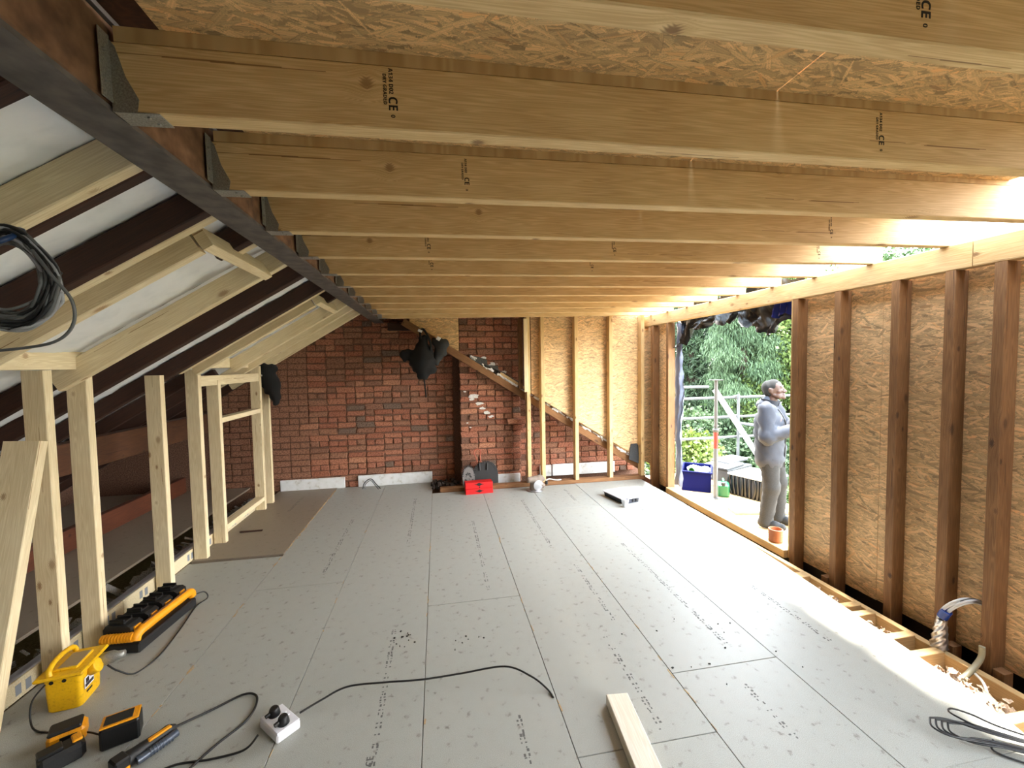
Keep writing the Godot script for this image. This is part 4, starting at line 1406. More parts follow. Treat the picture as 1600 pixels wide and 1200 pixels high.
	tree("broadleaf_tree", "bright yellow green tree just left of the brown door jamb", "tree", Vector3(14.3, G, -14.8), 11.5, 2.2, "broad", Color(0.034, 0.070, 0.010), Color(0.095, 0.140, 0.025), 3600, "round")
	tree("broadleaf_tree", "green tree seen through the gap over the wall plate, far part", "tree", Vector3(16.6, G, -12.6), 11.8, 2.7, "broad", Color(0.022, 0.058, 0.014), Color(0.060, 0.115, 0.028), 2600, "round")
	tree("broadleaf_tree", "green tree seen through the gap over the wall plate, near part", "tree", Vector3(18.6, G, -9.0), 11.6, 2.7, "broad", Color(0.022, 0.058, 0.014), Color(0.060, 0.115, 0.028), 2600, "round")
	tree("tall_hedge_tree", "dark hedge tree low behind the scaffold rails, left", "tree", Vector3(9.3, G, -14.2), 5.6, 1.7, "broad", Color(0.016, 0.040, 0.012), Color(0.045, 0.080, 0.024), 2400, "round")
	tree("tall_hedge_tree", "dark hedge tree low behind the scaffold rails, right", "tree", Vector3(11.2, G, -12.6), 5.4, 1.8, "broad", Color(0.016, 0.040, 0.012), Color(0.045, 0.080, 0.024), 2400, "round")
	tree("shrub", "yellow green shrub just above the blue crate", "shrub", Vector3(7.9, G, -12.0), 5.3, 1.1, "broad", Color(0.050, 0.085, 0.008), Color(0.130, 0.170, 0.020), 1600, "round", "shrubs beyond the scaffold")
	tree("shrub", "brown dry shrub behind the blue crate", "shrub", Vector3(7.1, G, -10.4), 4.3, 1.2, "broad", Color(0.060, 0.045, 0.028), Color(0.150, 0.115, 0.075), 1600, "round", "shrubs beyond the scaffold")
	tree("shrub", "green shrub between the fuel can and the man", "shrub", Vector3(8.6, G, -9.8), 4.2, 1.3, "broad", Color(0.022, 0.060, 0.012), Color(0.070, 0.120, 0.030), 1600, "round", "shrubs beyond the scaffold")
	build_person()


# ---------------------------------------------------------------- figure
# surface nets over tapered capsules joined by a smooth minimum
func nets(bones: Array, cell: float, k: float, mb: Mb, warp = null) -> void:
	var lo := Vector3.INF
	var hi := -Vector3.INF
	for b in bones:
		var r: float = maxf(b[2], b[3]) + k + cell * 2.0
		for p in [b[0], b[1]]:
			lo = lo.min(p - Vector3.ONE * r)
			hi = hi.max(p + Vector3.ONE * r)
	var nx := int((hi.x - lo.x) / cell) + 2
	var ny := int((hi.y - lo.y) / cell) + 2
	var nz := int((hi.z - lo.z) / cell) + 2
	var f := PackedFloat32Array()
	f.resize(nx * ny * nz)
	f.fill(1.0)
	for b in bones:
		var a: Vector3 = b[0]
		var e: Vector3 = b[1] - a
		var ra: float = b[2]
		var rb: float = b[3]
		var sq: Vector3 = b[4] if b.size() > 4 else Vector3.ONE
		var r := maxf(ra, rb) + k + cell * 2.0
		var l: Vector3 = (a.min(b[1]) - Vector3.ONE * r - lo) / cell
		var h: Vector3 = (a.max(b[1]) + Vector3.ONE * r - lo) / cell
		var ee := maxf((e * sq).length_squared(), 1e-9)
		for z in range(maxi(0, int(l.z)), mini(nz, int(h.z) + 1)):
			for y in range(maxi(0, int(l.y)), mini(ny, int(h.y) + 1)):
				var i := (z * ny + y) * nx
				for x in range(maxi(0, int(l.x)), mini(nx, int(h.x) + 1)):
					var p := (Vector3(x, y, z) * cell + lo - a) * sq
					var t := clampf(p.dot(e * sq) / ee, 0.0, 1.0)
					var d := (p - e * sq * t).length() - lerpf(ra, rb, t)
					var o := f[i + x]
					var q := maxf(k - absf(o - d), 0.0) / k
					f[i + x] = minf(o, d) - q * q * k * 0.25
	var idx := PackedInt32Array()
	idx.resize(nx * ny * nz)
	idx.fill(-1)
	var base := mb.v.size()
	for z in nz - 1:
		for y in ny - 1:
			var i := (z * ny + y) * nx
			for x in nx - 1:
				var c0 := f[i + x]
				if c0 > cell * 2.0 or c0 < -cell * 2.0:
					continue
				var c := [c0, f[i + x + 1], f[i + nx + x], f[i + nx + x + 1], f[i + nx * ny + x], f[i + nx * ny + x + 1], f[i + nx * ny + nx + x], f[i + nx * ny + nx + x + 1]]
				var s := 0
				for q in 8:
					if c[q] < 0.0:
						s += 1
				if s == 0 or s == 8:
					continue
				var acc := Vector3.ZERO
				var n := 0
				for ed in [[0, 1], [2, 3], [4, 5], [6, 7], [0, 2], [1, 3], [4, 6], [5, 7], [0, 4], [1, 5], [2, 6], [3, 7]]:
					var da: float = c[ed[0]]
					var dbv: float = c[ed[1]]
					if (da < 0.0) != (dbv < 0.0):
						var t := da / (da - dbv)
						var pa := Vector3(ed[0] & 1, (ed[0] >> 1) & 1, ed[0] >> 2)
						var pb := Vector3(ed[1] & 1, (ed[1] >> 1) & 1, ed[1] >> 2)
						acc += pa.lerp(pb, t)
						n += 1
				var g := Vector3(c[1] + c[3] + c[5] + c[7] - c[0] - c[2] - c[4] - c[6], c[2] + c[3] + c[6] + c[7] - c[0] - c[1] - c[4] - c[5], c[4] + c[5] + c[6] + c[7] - c[0] - c[1] - c[2] - c[3]).normalized()
				var p := (Vector3(x, y, z) + acc / n) * cell + lo
				if warp != null:
					p += g * float(warp.call(p))
				idx[i + x] = mb.v.size()
				mb.v.append(p)
				mb.n.append(g)
				mb.t.append(Vector2(p.x, p.y))
	for z in range(1, nz - 1):
		for y in range(1, ny - 1):
			var i := (z * ny + y) * nx
			for x in range(1, nx - 1):
				var j := i + x
				if idx[j] < 0:
					continue
				var inside := f[j] < 0.0
				for ax in 3:
					var st: int = [1, nx, nx * ny][ax]
					if (f[j + st] < 0.0) == inside:
						continue
					var u: int = [nx, nx * ny, 1][ax]
					var w: int = [nx * ny, 1, nx][ax]
					var q := [idx[j], idx[j - u], idx[j - u - w], idx[j - w]]
					if q.min() < 0:
						continue
					if inside:
						mb.ix.append_array([q[0], q[2], q[1], q[0], q[3], q[2]])
					else:
						mb.ix.append_array([q[0], q[1], q[2], q[0], q[2], q[3]])


func hand_bones(wrist: Vector3, dir: Vector3, back: Vector3, thumb_side: Vector3) -> Array:
	var out := [[wrist, wrist + dir * 0.035, 0.026, 0.027], [wrist + dir * 0.03 + thumb_side * 0.018, wrist + dir * 0.085 + thumb_side * 0.025, 0.016, 0.014], [wrist + dir * 0.03 - thumb_side * 0.015, wrist + dir * 0.082 - thumb_side * 0.026, 0.016, 0.012], [wrist + dir * 0.04, wrist + dir * 0.088, 0.016, 0.014]]
	for k in 4:
		var off := 0.030 - 0.020 * k
		var l: float = [0.040, 0.045, 0.042, 0.033][k]
		var p := wrist + dir * (0.088 - absf(k - 1.2) * 0.004) + thumb_side * off
		var d1 := (dir - back * 0.5).normalized()
		var d2 := (dir * 0.25 - back).normalized()
		var d3 := (-dir * 0.5 - back).normalized()
		out.append([p, p + d1 * l, 0.0095, 0.009])
		out.append([p + d1 * l, p + d1 * l + d2 * l * 0.65, 0.009, 0.0082])
		out.append([p + d1 * l + d2 * l * 0.65, p + d1 * l + d2 * l * 0.65 + d3 * l * 0.45, 0.0082, 0.0072])
	var t0 := wrist + dir * 0.03 + thumb_side * 0.026
	var t1 := t0 + (dir * 0.7 + thumb_side * 0.5 - back * 0.5).normalized() * 0.045
	var t2 := t1 + (dir * 0.8 - back * 0.6).normalized() * 0.034
	out.append([t0, t1, 0.014, 0.0105])
	out.append([t1, t2, 0.0105, 0.009])
	return out


func build_person() -> void:
	M["skin"] = plain(Color(0.24, 0.155, 0.125), 0.55)
	M["skin"].subsurf_scatter_enabled = true
	M["skin"].subsurf_scatter_strength = 0.1
	M["hair"] = plain(Color(0.03, 0.027, 0.024), 0.9)
	M["jacket"] = speckled([[0.0, Color(0.11, 0.125, 0.165)], [1.0, Color(0.18, 0.20, 0.245)]], 0.05, 6.0, 0.8)
	M["trousers"] = speckled([[0.0, Color(0.07, 0.075, 0.08)], [0.6, Color(0.12, 0.12, 0.12)], [1.0, Color(0.18, 0.18, 0.175)]], 0.03, 5.0, 0.9)
	M["boots"] = plain(Color(0.06, 0.058, 0.055), 0.7)
	var p := thing("person", "man in grey blue work jacket and dark trousers standing on the scaffold boards", "person", Vector3(3.89, -0.441, -4.32), -0.92)
	var sh_r := Vector3(-0.03, 1.41, 0.185)
	var el_r := Vector3(0.0, 1.10, 0.25)
	var wr_r := Vector3(0.25, 1.21, 0.13)
	var sh_l := Vector3(-0.03, 1.41, -0.185)
	var el_l := Vector3(0.09, 1.12, -0.25)
	var wr_l := Vector3(0.31, 1.27, -0.08)
	var hip_r := Vector3(-0.02, 0.92, 0.09)
	var kn_r := Vector3(0.02, 0.49, 0.115)
	var an_r := Vector3(-0.04, 0.09, 0.11)
	var hip_l := Vector3(-0.02, 0.92, -0.09)
	var kn_l := Vector3(0.05, 0.50, -0.13)
	var an_l := Vector3(0.04, 0.09, -0.15)
	var hd := Vector3(0.01, 1.615, 0.0)
	# body
	var mb := Mb.new()
	nets([[hip_r, kn_r, 0.082, 0.054], [kn_r, an_r, 0.052, 0.036], [hip_l, kn_l, 0.082, 0.054], [kn_l, an_l, 0.052, 0.036], [an_r + Vector3(-0.03, -0.045, 0), an_r + Vector3(0.16, -0.055, 0.01), 0.036, 0.03], [an_l + Vector3(-0.03, -0.045, 0), an_l + Vector3(0.16, -0.055, -0.01), 0.036, 0.03], [hip_r, hip_l, 0.105, 0.105], [Vector3(-0.02, 0.95, 0), Vector3(-0.03, 1.22, 0), 0.135, 0.14], [Vector3(-0.03, 1.22, 0.05), sh_r, 0.12, 0.06], [Vector3(-0.03, 1.22, -0.05), sh_l, 0.12, 0.06], [sh_r, el_r, 0.05, 0.04], [el_r, wr_r, 0.04, 0.027], [sh_l, el_l, 0.05, 0.04], [el_l, wr_l, 0.04, 0.027], [Vector3(-0.03, 1.42, 0), Vector3(-0.015, 1.54, 0), 0.062, 0.058]], 0.016, 0.05, mb)
	# head, looking up a little: skull, jaw, brow, nose, lips, ears
	var fw := Vector3(0.97, 0.24, 0)
	var up := Vector3(-0.24, 0.97, 0)
	var at := func(x: float, y: float, z: float) -> Vector3: return hd + fw * x + up * y + Vector3(0, 0, z)
	var head := [[at.call(-0.025, 0.035, 0), at.call(0.015, 0.045, 0), 0.088, 0.078], [at.call(-0.02, 0.01, 0.012), at.call(0.03, 0.005, 0.0), 0.072, 0.066], [at.call(0.035, -0.055, 0.03), at.call(0.075, -0.095, 0.008), 0.032, 0.022], [at.call(0.035, -0.055, -0.03), at.call(0.075, -0.095, -0.008), 0.032, 0.022], [at.call(-0.005, -0.045, 0.05), at.call(0.04, -0.085, 0.035), 0.022, 0.022], [at.call(-0.005, -0.045, -0.05), at.call(0.04, -0.085, -0.035), 0.022, 0.022], [at.call(0.05, -0.03, 0), at.call(0.07, -0.075, 0), 0.036, 0.026], [at.call(0.082, 0.03, 0.03), at.call(0.082, 0.03, -0.03), 0.014, 0.014], [at.call(0.09, 0.015, 0), at.call(0.112, -0.03, 0), 0.010, 0.014], [at.call(0.10, -0.033, 0.012), at.call(0.10, -0.033, -0.012), 0.011, 0.011], [at.call(0.090, -0.06, 0.016), at.call(0.090, -0.06, -0.016), 0.0085, 0.0085], [at.call(0.086, -0.075, 0.013), at.call(0.086, -0.075, -0.013), 0.0085, 0.0085], [at.call(0.055, -0.02, 0.045), at.call(0.07, -0.012, 0.03), 0.018, 0.016], [at.call(0.055, -0.02, -0.045), at.call(0.07, -0.012, -0.03), 0.018, 0.016], [Vector3(-0.035, 1.44, 0), at.call(-0.02, -0.05, 0), 0.062, 0.056]]
	for s in [-1.0, 1.0]:
		head.append([at.call(-0.012, 0.02, 0.078 * s), at.call(-0.016, -0.02, 0.074 * s), 0.013, 0.009])
		head.append([at.call(-0.022, 0.028, 0.083 * s), at.call(-0.026, -0.005, 0.082 * s), 0.008, 0.007])
	nets(head, 0.0055, 0.014, mb)
	nets(hand_bones(wr_r, Vector3(0.80, 0.35, -0.48).normalized(), Vector3(0.3, 0.2, 0.93).normalized(), Vector3(-0.25, 0.9, 0.3).normalized()), 0.0045, 0.008, mb)
	nets(hand_bones(wr_l, Vector3(0.85, 0.40, 0.35).normalized(), Vector3(0.3, 0.1, -0.94).normalized(), Vector3(-0.4, 0.9, -0.05).normalized()), 0.0045, 0.008, mb)
	part("body", mb.mesh(), M["skin"], p)
	# closed hair cap, short
	var hm := Mb.new()
	nets([[at.call(-0.030, 0.046, 0), at.call(0.008, 0.058, 0), 0.090, 0.077], [at.call(-0.045, 0.0, 0.02), at.call(-0.04, -0.02, -0.02), 0.064, 0.060], [at.call(-0.02, 0.02, 0.03), at.call(0.01, 0.045, 0.035), 0.052, 0.046], [at.call(-0.02, 0.02, -0.03), at.call(0.01, 0.045, -0.035), 0.052, 0.046]], 0.006, 0.015, hm, func(q): return 0.0015 * sin(q.x * 700.0) * sin(q.y * 500.0 + q.z * 600.0))
	part("hair", hm.mesh(), M["hair"], p)
	for s in [-1.0, 1.0]:
		var em := Mb.new()
		em.lathe([[0.0005, -0.011], [0.008, -0.008], [0.011, 0.0], [0.008, 0.008], [0.0005, 0.011]], 12)
		part("eye", em.mesh(), plain(Color(0.35, 0.34, 0.32), 0.2), p, Transform3D(Basis.IDENTITY, at.call(0.073, 0.014, 0.031 * s)))
		em = Mb.new()
		em.tube(smooth([at.call(0.092, 0.034, 0.014 * s), at.call(0.094, 0.039, 0.030 * s), at.call(0.080, 0.036, 0.048 * s)], 4), 0.004, 6)
		part("eyebrow", em.mesh(), M["hair"], p)
	# jacket: loose, rucked at the elbow, collar up
	var jm := Mb.new()
	var ruck := func(q: Vector3) -> float: return 0.009 * sin(q.y * 58.0 + q.x * 62.0 + 3.5 * sin(q.z * 14.0 + q.y * 9.0)) + 0.007 * sin(q.y * 31.0 - q.x * 47.0 + q.z * 30.0)
	nets([[Vector3(-0.02, 0.84, 0.06), Vector3(-0.03, 1.20, 0.06), 0.168, 0.165, Vector3(1.15, 1, 1)], [Vector3(-0.02, 0.84, -0.06), Vector3(-0.03, 1.20, -0.06), 0.168, 0.165, Vector3(1.15, 1, 1)], [Vector3(-0.04, 1.25, 0.06), sh_r + Vector3(0, -0.02, -0.02), 0.14, 0.085], [Vector3(-0.04, 1.25, -0.06), sh_l + Vector3(0, -0.02, 0.02), 0.14, 0.085], [sh_r, el_r, 0.088, 0.082], [el_r, wr_r, 0.082, 0.056], [sh_l, el_l, 0.088, 0.082], [el_l, wr_l, 0.082, 0.056], [Vector3(-0.05, 1.44, 0.05), Vector3(-0.06, 1.50, 0.04), 0.06, 0.045], [Vector3(-0.05, 1.44, -0.05), Vector3(-0.06, 1.50, -0.04), 0.06, 0.045], [Vector3(-0.11, 1.45, 0.05), Vector3(-0.11, 1.45, -0.05), 0.055, 0.055]], 0.0145, 0.035, jm, ruck)
	part("jacket", jm.mesh(), M["jacket"], p)
	var cm := Mb.new()
	for s in [-1.0, 1.0]:
		var rows := []
		for i in 7:
			var row := []
			for j in 4:
				var a: float = lerpf(2.6, 0.35, i / 6.0) * s
				var v := j / 3.0
				row.append(Vector3(-0.03 + cos(a) * (0.085 + 0.02 * v), 1.47 + 0.065 * v - 0.05 * (1.0 - absf(a) / 2.6), sin(a) * (0.085 + 0.03 * v)))
			rows.append(row)
		if s < 0:
			rows.reverse()
		cm.grid(rows)
	part("collar", cm.mesh(), M["jacket"], p)
	cm = Mb.new()
	cm.tube(smooth([Vector3(0.055, 1.40, 0.0), Vector3(0.13, 1.25, 0.0), Vector3(0.13, 1.0, 0.0), Vector3(0.125, 0.72, 0.0)], 6), 0.007, 6)
	part("zip", cm.mesh(), M["black_plastic"], p)
	var tm := Mb.new()
	var crease := func(q: Vector3) -> float: return 0.005 * sin(q.y * 33.0 + q.z * 70.0 + q.x * 60.0 + 3.0 * sin(q.y * 9.0)) + 0.003 * sin(q.y * 71.0 - q.x * 90.0 + q.z * 50.0)
	nets([[hip_r + Vector3(0, -0.02, 0), kn_r, 0.108, 0.084], [kn_r, an_r + Vector3(0, -0.02, 0), 0.082, 0.072], [hip_l + Vector3(0, -0.02, 0), kn_l, 0.108, 0.084], [kn_l, an_l + Vector3(0, -0.02, 0), 0.082, 0.072], [hip_r + Vector3(0, -0.06, 0), hip_l + Vector3(0, -0.06, 0), 0.108, 0.108]], 0.0145, 0.03, tm, crease)
	part("trousers", tm.mesh(), M["trousers"], p)
	for q in [an_r, an_l]:
		var bm := Mb.new()
		nets([[q + Vector3(-0.035, -0.04, 0), q + Vector3(0.10, -0.045, 0), 0.048, 0.046], [q + Vector3(0.10, -0.045, 0), q + Vector3(0.175, -0.05, 0), 0.046, 0.038], [q + Vector3(-0.01, 0.03, 0), q + Vector3(-0.02, -0.03, 0), 0.055, 0.05]], 0.011, 0.03, bm)
		part("boot", bm.mesh(), M["boots"], p)


# ---------------------------------------------------------------- tools and odds and ends
func cord(called: String, label: String, pts: Array, r: float, mat: String, parent: Node3D = null, n := 8) -> MeshInstance3D:
	var mb := Mb.new()
	mb.tube(smooth(pts, n), r, 8)
	if parent:
		return part(called, mb.mesh(), M[mat], parent)
	return solo(called, label, "cable", mb.mesh(), M[mat])


func boxm(c: Vector3, s: Vector3, ch := 0.003, b := Basis.IDENTITY) -> ArrayMesh:
	var mb := Mb.new()
	mb.box(c, s, ch, b)
	return mb.mesh()


func battery(label: String, at: Vector3, turn: float, tilt := 0.0) -> Node3D:
	var t := thing("battery_pack", label, "battery", at, turn, "black battery packs")
	t.rotation.z = tilt
	var mb := Mb.new()
	mb.prism(PackedVector2Array([Vector2(-0.06, 0.0), Vector2(0.06, 0.0), Vector2(0.064, 0.012), Vector2(0.06, 0.046), Vector2(0.045, 0.054), Vector2(-0.05, 0.054), Vector2(-0.062, 0.04)]), -0.037, 0.037)
	part("case", mb.mesh(), M["dusty_black"], t)
	mb = Mb.new()
	mb.box(Vector3(-0.01, 0.057, 0), Vector3(0.07, 0.010, 0.052), 0.003)
	for s in [-1.0, 1.0]:
		mb.box(Vector3(-0.01, 0.066, s * 0.021), Vector3(0.066, 0.009, 0.008), 0.002)
	part("slide_rail", mb.mesh(), M["black_plastic"], t)
	mb = Mb.new()
	mb.box(Vector3(0.0625, 0.032, 0), Vector3(0.008, 0.022, 0.04), 0.002)
	part("release_button", mb.mesh(), M["tool_yellow"], t)
	return t


func build_objects() -> void:
	# coil of old cable hung on the nearest rafter
	var co := thing("cable_coil", "thick coil of dark grey cables hanging from the nearest rafters at the left edge", "cable coil", Vector3(-1.115, 1.79, -1.345))
	for k in 30:
		var rr := rng.randf_range(0.082, 0.126)
		var pts := []
		var ph := rng.randf() * TAU
		for i in 13:
			var a := TAU * i / 12.0 + ph
			var p := Vector3(cos(a) * rr * 0.92, sin(a) * rr * 1.08, rng.randf_range(-0.018, 0.018))
			if p.y > 0.0:
				p.x *= 1.0 - p.y * 2.6
				p.z *= 0.6
			if i == 12:
				p = pts[0]
			pts.append(p + Vector3(0, -0.006 * sin(k), 0.0))
		pts[12] = pts[0]
		cord("cable_loop", "", pts, rng.randf_range(0.0036, 0.0050), ["cable_dark", "cable_grey", "cable_light", "black_rubber", "cable_grey", "cable_dark"][k % 6], co, 5)
	cord("cable_tie", "", [Vector3(-0.03, 0.105, 0.03), Vector3(0.0, 0.085, 0.035), Vector3(0.02, 0.10, 0.02), Vector3(0.02, 0.13, -0.02), Vector3(-0.02, 0.135, -0.03), Vector3(-0.03, 0.105, 0.03)], 0.007, "cable_blue", co)
	cord("loose_end", "", [Vector3(0.07, 0.07, 0.02), Vector3(0.12, 0.0, 0.03), Vector3(0.152, -0.06, 0.02), Vector3(0.150, -0.12, 0.015), Vector3(0.11, -0.165, 0.01), Vector3(0.03, -0.185, 0.0), Vector3(-0.12, -0.20, 0.0)], 0.004, "cable_grey", co)
	cord("hook_end", "", [Vector3(0.03, 0.09, 0.0), Vector3(0.06, 0.055, -0.01), Vector3(0.11, 0.015, -0.01)], 0.005, "black_rubber", co)

	# yellow site transformer
	var tr := thing("transformer", "bright yellow site transformer box with carrying handle on the floor", "transformer", Vector3(-1.715, 0.0, -2.235), 0.16)
	var mb := Mb.new()
	var rows := []
	for q in [[0.0, 0.058, 0.072], [0.008, 0.064, 0.078], [0.165, 0.070, 0.084]]:
		var row := []
		for k in 28:
			var a := -TAU * k / 28
			row.append(Vector3(signf(cos(a)) * pow(absf(cos(a)), 0.28) * q[1], q[0], signf(sin(a)) * pow(absf(sin(a)), 0.28) * q[2]))
		rows.append(row)
	mb.grid(rows, true)
	part("body", mb.mesh(), M["yellow"], tr)
	mb = Mb.new()
	mb.box(Vector3(0, 0.172, 0), Vector3(0.176, 0.016, 0.214), 0.006)
	mb.box(Vector3(0, 0.184, 0), Vector3(0.10, 0.012, 0.13), 0.005)
	part("top_plate", mb.mesh(), M["yellow"], tr)
	mb = Mb.new()
	mb.box(Vector3(0.01, 0.191, 0), Vector3(0.07, 0.003, 0.11), 0.001)
	part("dusty_panel", mb.mesh(), plain(Color(0.58, 0.50, 0.36), 0.9), tr)
	mb = Mb.new()
	mb.tube(smooth([Vector3(-0.035, 0.178, 0.088), Vector3(-0.042, 0.200, 0.078), Vector3(-0.046, 0.214, 0.03), Vector3(-0.046, 0.216, -0.03), Vector3(-0.042, 0.205, -0.085), Vector3(-0.035, 0.178, -0.097)], 5), 0.011, 10)
	part("handle", mb.mesh(), M["yellow"], tr)
	mb = Mb.new()
	mb.lathe([[0.001, 0.004], [0.027, 0.004], [0.033, 0.0], [0.033, -0.03], [0.001, -0.03]], 18, Vector3(0.094, 0.145, 0.005), Basis(Vector3(0, 0, -1), 1.2))
	part("socket_cover", mb.mesh(), M["yellow"], tr)
	mb = Mb.new()
	mb.lathe([[0.001, 0.105], [0.016, 0.105], [0.02, 0.075], [0.028, 0.06], [0.03, 0.0], [0.001, 0.0]], 16, Vector3(0.070, 0.135, -0.045), Basis(Vector3(0, 0, -1), 1.45))
	part("grey_plug", mb.mesh(), M["galv"], tr)
	part("label", boxm(Vector3(0.0705, 0.098, 0.03), Vector3(0.002, 0.05, 0.066), 0.0), M["white_plastic"], tr)
	mb = Mb.new()
	mb.box(Vector3(0.0718, 0.106, 0.044), Vector3(0.0012, 0.022, 0.022))
	mb.box(Vector3(0.0718, 0.086, 0.03), Vector3(0.0012, 0.014, 0.06))
	mb.box(Vector3(0.0718, 0.112, 0.014), Vector3(0.0012, 0.006, 0.022))
	mb.box(Vector3(0.0690, 0.052, 0.028), Vector3(0.0012, 0.008, 0.04))
	part("print", mb.mesh(), M["ink"], tr).set_meta("kind", "stuff")
	for x in [-0.035, 0.01]:
		mb = Mb.new()
		mb.lathe([[0.0005, 0.0], [0.008, 0.0], [0.009, -0.003], [0.0005, -0.003]], 12, Vector3(x, 0.145, 0.0845), Basis(Vector3(1, 0, 0), PI / 2))
		part("screw_recess", mb.mesh(), M["black_plastic"], tr)
	cord("cable", "black cable from the yellow transformer to the batteries", [Vector3(-1.755, 0.145, -2.142), Vector3(-1.78, 0.10, -2.11), Vector3(-1.775, 0.03, -2.09), Vector3(-1.72, 0.006, -2.05), Vector3(-1.60, 0.006, -2.02), Vector3(-1.49, 0.02, -1.985), Vector3(-1.415, 0.02, -1.955)], 0.0035, "black_rubber")

	# four bay charger
	var ch := thing("charging_station", "long yellow and black four bay battery charger by the dwarf wall studs", "charger", Vector3(-1.705, 0.0, -2.77), -0.10)
	part("base", boxm(Vector3(0, 0.028, 0), Vector3(0.20, 0.056, 0.46), 0.008), M["dusty_black"], ch)
	part("deck", boxm(Vector3(-0.02, 0.061, 0.0), Vector3(0.15, 0.012, 0.44), 0.004), M["tool_yellow"], ch)
	mb = Mb.new()
	mb.tube(smooth([Vector3(0.075, 0.07, 0.225), Vector3(0.078, 0.105, 0.19), Vector3(0.078, 0.108, 0.0), Vector3(0.078, 0.105, -0.19), Vector3(0.075, 0.07, -0.225)], 6), 0.024, 12)
	part("side_bar", mb.mesh(), M["tool_yellow"], ch)
	mb = Mb.new()
	mb.box(Vector3(0.078, 0.1325, 0), Vector3(0.014, 0.003, 0.34), 0.001)
	part("dusty_strip", mb.mesh(), M["grey_wood"], ch)
	mb = Mb.new()
	mb.tube(PackedVector3Array([Vector3(-0.09, 0.085, 0.226), Vector3(0.07, 0.092, 0.226)]), 0.024, 12)
	for k in 9:
		mb.lathe([[0.024, -0.004], [0.0265, 0.0], [0.024, 0.004]], 12, Vector3(-0.075 + 0.016 * k, 0.086 + 0.0007 * k, 0.226), Basis(Vector3(0, 0, 1), -PI / 2))
	part("ribbed_grip", mb.mesh(), M["tool_yellow"], ch)
	for k in 4:
		battery(["nearest black battery in the yellow charger", "second black battery from the near end of the yellow charger", "third black battery from the near end of the yellow charger", "farthest black battery in the yellow charger"][k], Vector3(-1.745 + 0.011 * k, 0.0675, -2.60 - 0.115 * k), -0.15 + 0.06 * (k % 2)).scale = Vector3(1.2, 1.5, 1.1)
	cord("cable", "black mains lead curling round the charger to the transformer", [Vector3(-1.612, 0.06, -3.0), Vector3(-1.575, 0.05, -3.06), Vector3(-1.55, 0.012, -3.05), Vector3(-1.575, 0.005, -2.96), Vector3(-1.535, 0.005, -2.72), Vector3(-1.51, 0.005, -2.48), Vector3(-1.545, 0.005, -2.36), Vector3(-1.585, 0.06, -2.31), Vector3(-1.60, 0.12, -2.27)], 0.004, "black_rubber")

	# loose packs and the tool in the corner
	var b1 := thing("yellow_battery", "yellow and black battery pack lying in front of the transformer", "battery", Vector3(-1.55, 0.0, -1.975), 0.5)
	part("case", boxm(Vector3(0, 0.032, 0), Vector3(0.115, 0.062, 0.085), 0.012), M["tool_yellow"], b1)
	part("black_top", boxm(Vector3(-0.004, 0.068, 0), Vector3(0.10, 0.016, 0.074), 0.006), M["dusty_black"], b1)
	part("front_panel", boxm(Vector3(0.008, 0.032, 0.0435), Vector3(0.052, 0.04, 0.004), 0.001), M["black_plastic"], b1)
	var b2 := thing("yellow_battery", "black battery pack with a yellow button at the bottom left corner", "battery", Vector3(-1.49, 0.0, -1.865), 0.75)
	part("case", boxm(Vector3(0, 0.034, 0), Vector3(0.13, 0.066, 0.085), 0.014), M["dusty_black"], b2)
	part("yellow_button", boxm(Vector3(0.045, 0.068, -0.01), Vector3(0.03, 0.012, 0.05), 0.004), M["tool_yellow"], b2)
	part("slide_rail", boxm(Vector3(-0.03, 0.072, 0), Vector3(0.07, 0.014, 0.05), 0.004), M["black_plastic"], b2)
	var b3 := thing("battery_charger", "square black charger with a thin yellow edge between the loose batteries", "charger", Vector3(-1.335, 0.0, -1.945), 0.42)
	part("case", boxm(Vector3(0, 0.045, 0), Vector3(0.125, 0.09, 0.085), 0.008), M["black_plastic"], b3)
	part("yellow_edge", boxm(Vector3(0, 0.093, 0), Vector3(0.122, 0.007, 0.08), 0.003), M["tool_yellow"], b3)
	part("dusty_top", boxm(Vector3(-0.005, 0.0975, 0), Vector3(0.09, 0.004, 0.055), 0.001), M["dusty_black"], b3)
	var mt := thing("cordless_tool", "black and yellow cordless multi tool with ribbed silver grip, bottom left", "power tool", Vector3(-1.18, 0.0, -1.86), 0.95)
	mt.scale = Vector3.ONE * 0.66
	mb = Mb.new()
	nets([[Vector3(-0.10, 0.045, 0), Vector3(0.09, 0.05, 0.0), 0.040, 0.030], [Vector3(-0.12, 0.04, 0), Vector3(-0.14, 0.04, 0), 0.042, 0.036], [Vector3(0.09, 0.05, 0), Vector3(0.12, 0.045, 0), 0.03, 0.022]], 0.007, 0.02, mb)
	part("body", mb.mesh(), M["dusty_black"], mt)
	mb = Mb.new()
	mb.tube(PackedVector3Array([Vector3(-0.09, 0.035, 0.055), Vector3(-0.06, 0.036, 0.058), Vector3(0.09, 0.042, 0.06), Vector3(0.115, 0.042, 0.058)]), 0.023, 12)
	for k in 8:
		mb.lathe([[0.023, -0.004], [0.0275, 0.0], [0.023, 0.004]], 12, Vector3(-0.03 + 0.016 * k, 0.038, 0.059), Basis(Vector3(0, 0, 1), -PI / 2))
	part("ribbed_grip", mb.mesh(), M["tool_silver"], mt)
	part("yellow_band", boxm(Vector3(0.045, 0.078, 0.012), Vector3(0.12, 0.014, 0.03), 0.005), M["tool_yellow"], mt)
	part("battery", boxm(Vector3(-0.15, 0.048, 0.005), Vector3(0.075, 0.088, 0.09), 0.01), M["dusty_black"], mt)
	part("battery_stripe", boxm(Vector3(-0.15, 0.03, 0.051), Vector3(0.06, 0.018, 0.003), 0.001), M["tool_yellow"], mt)

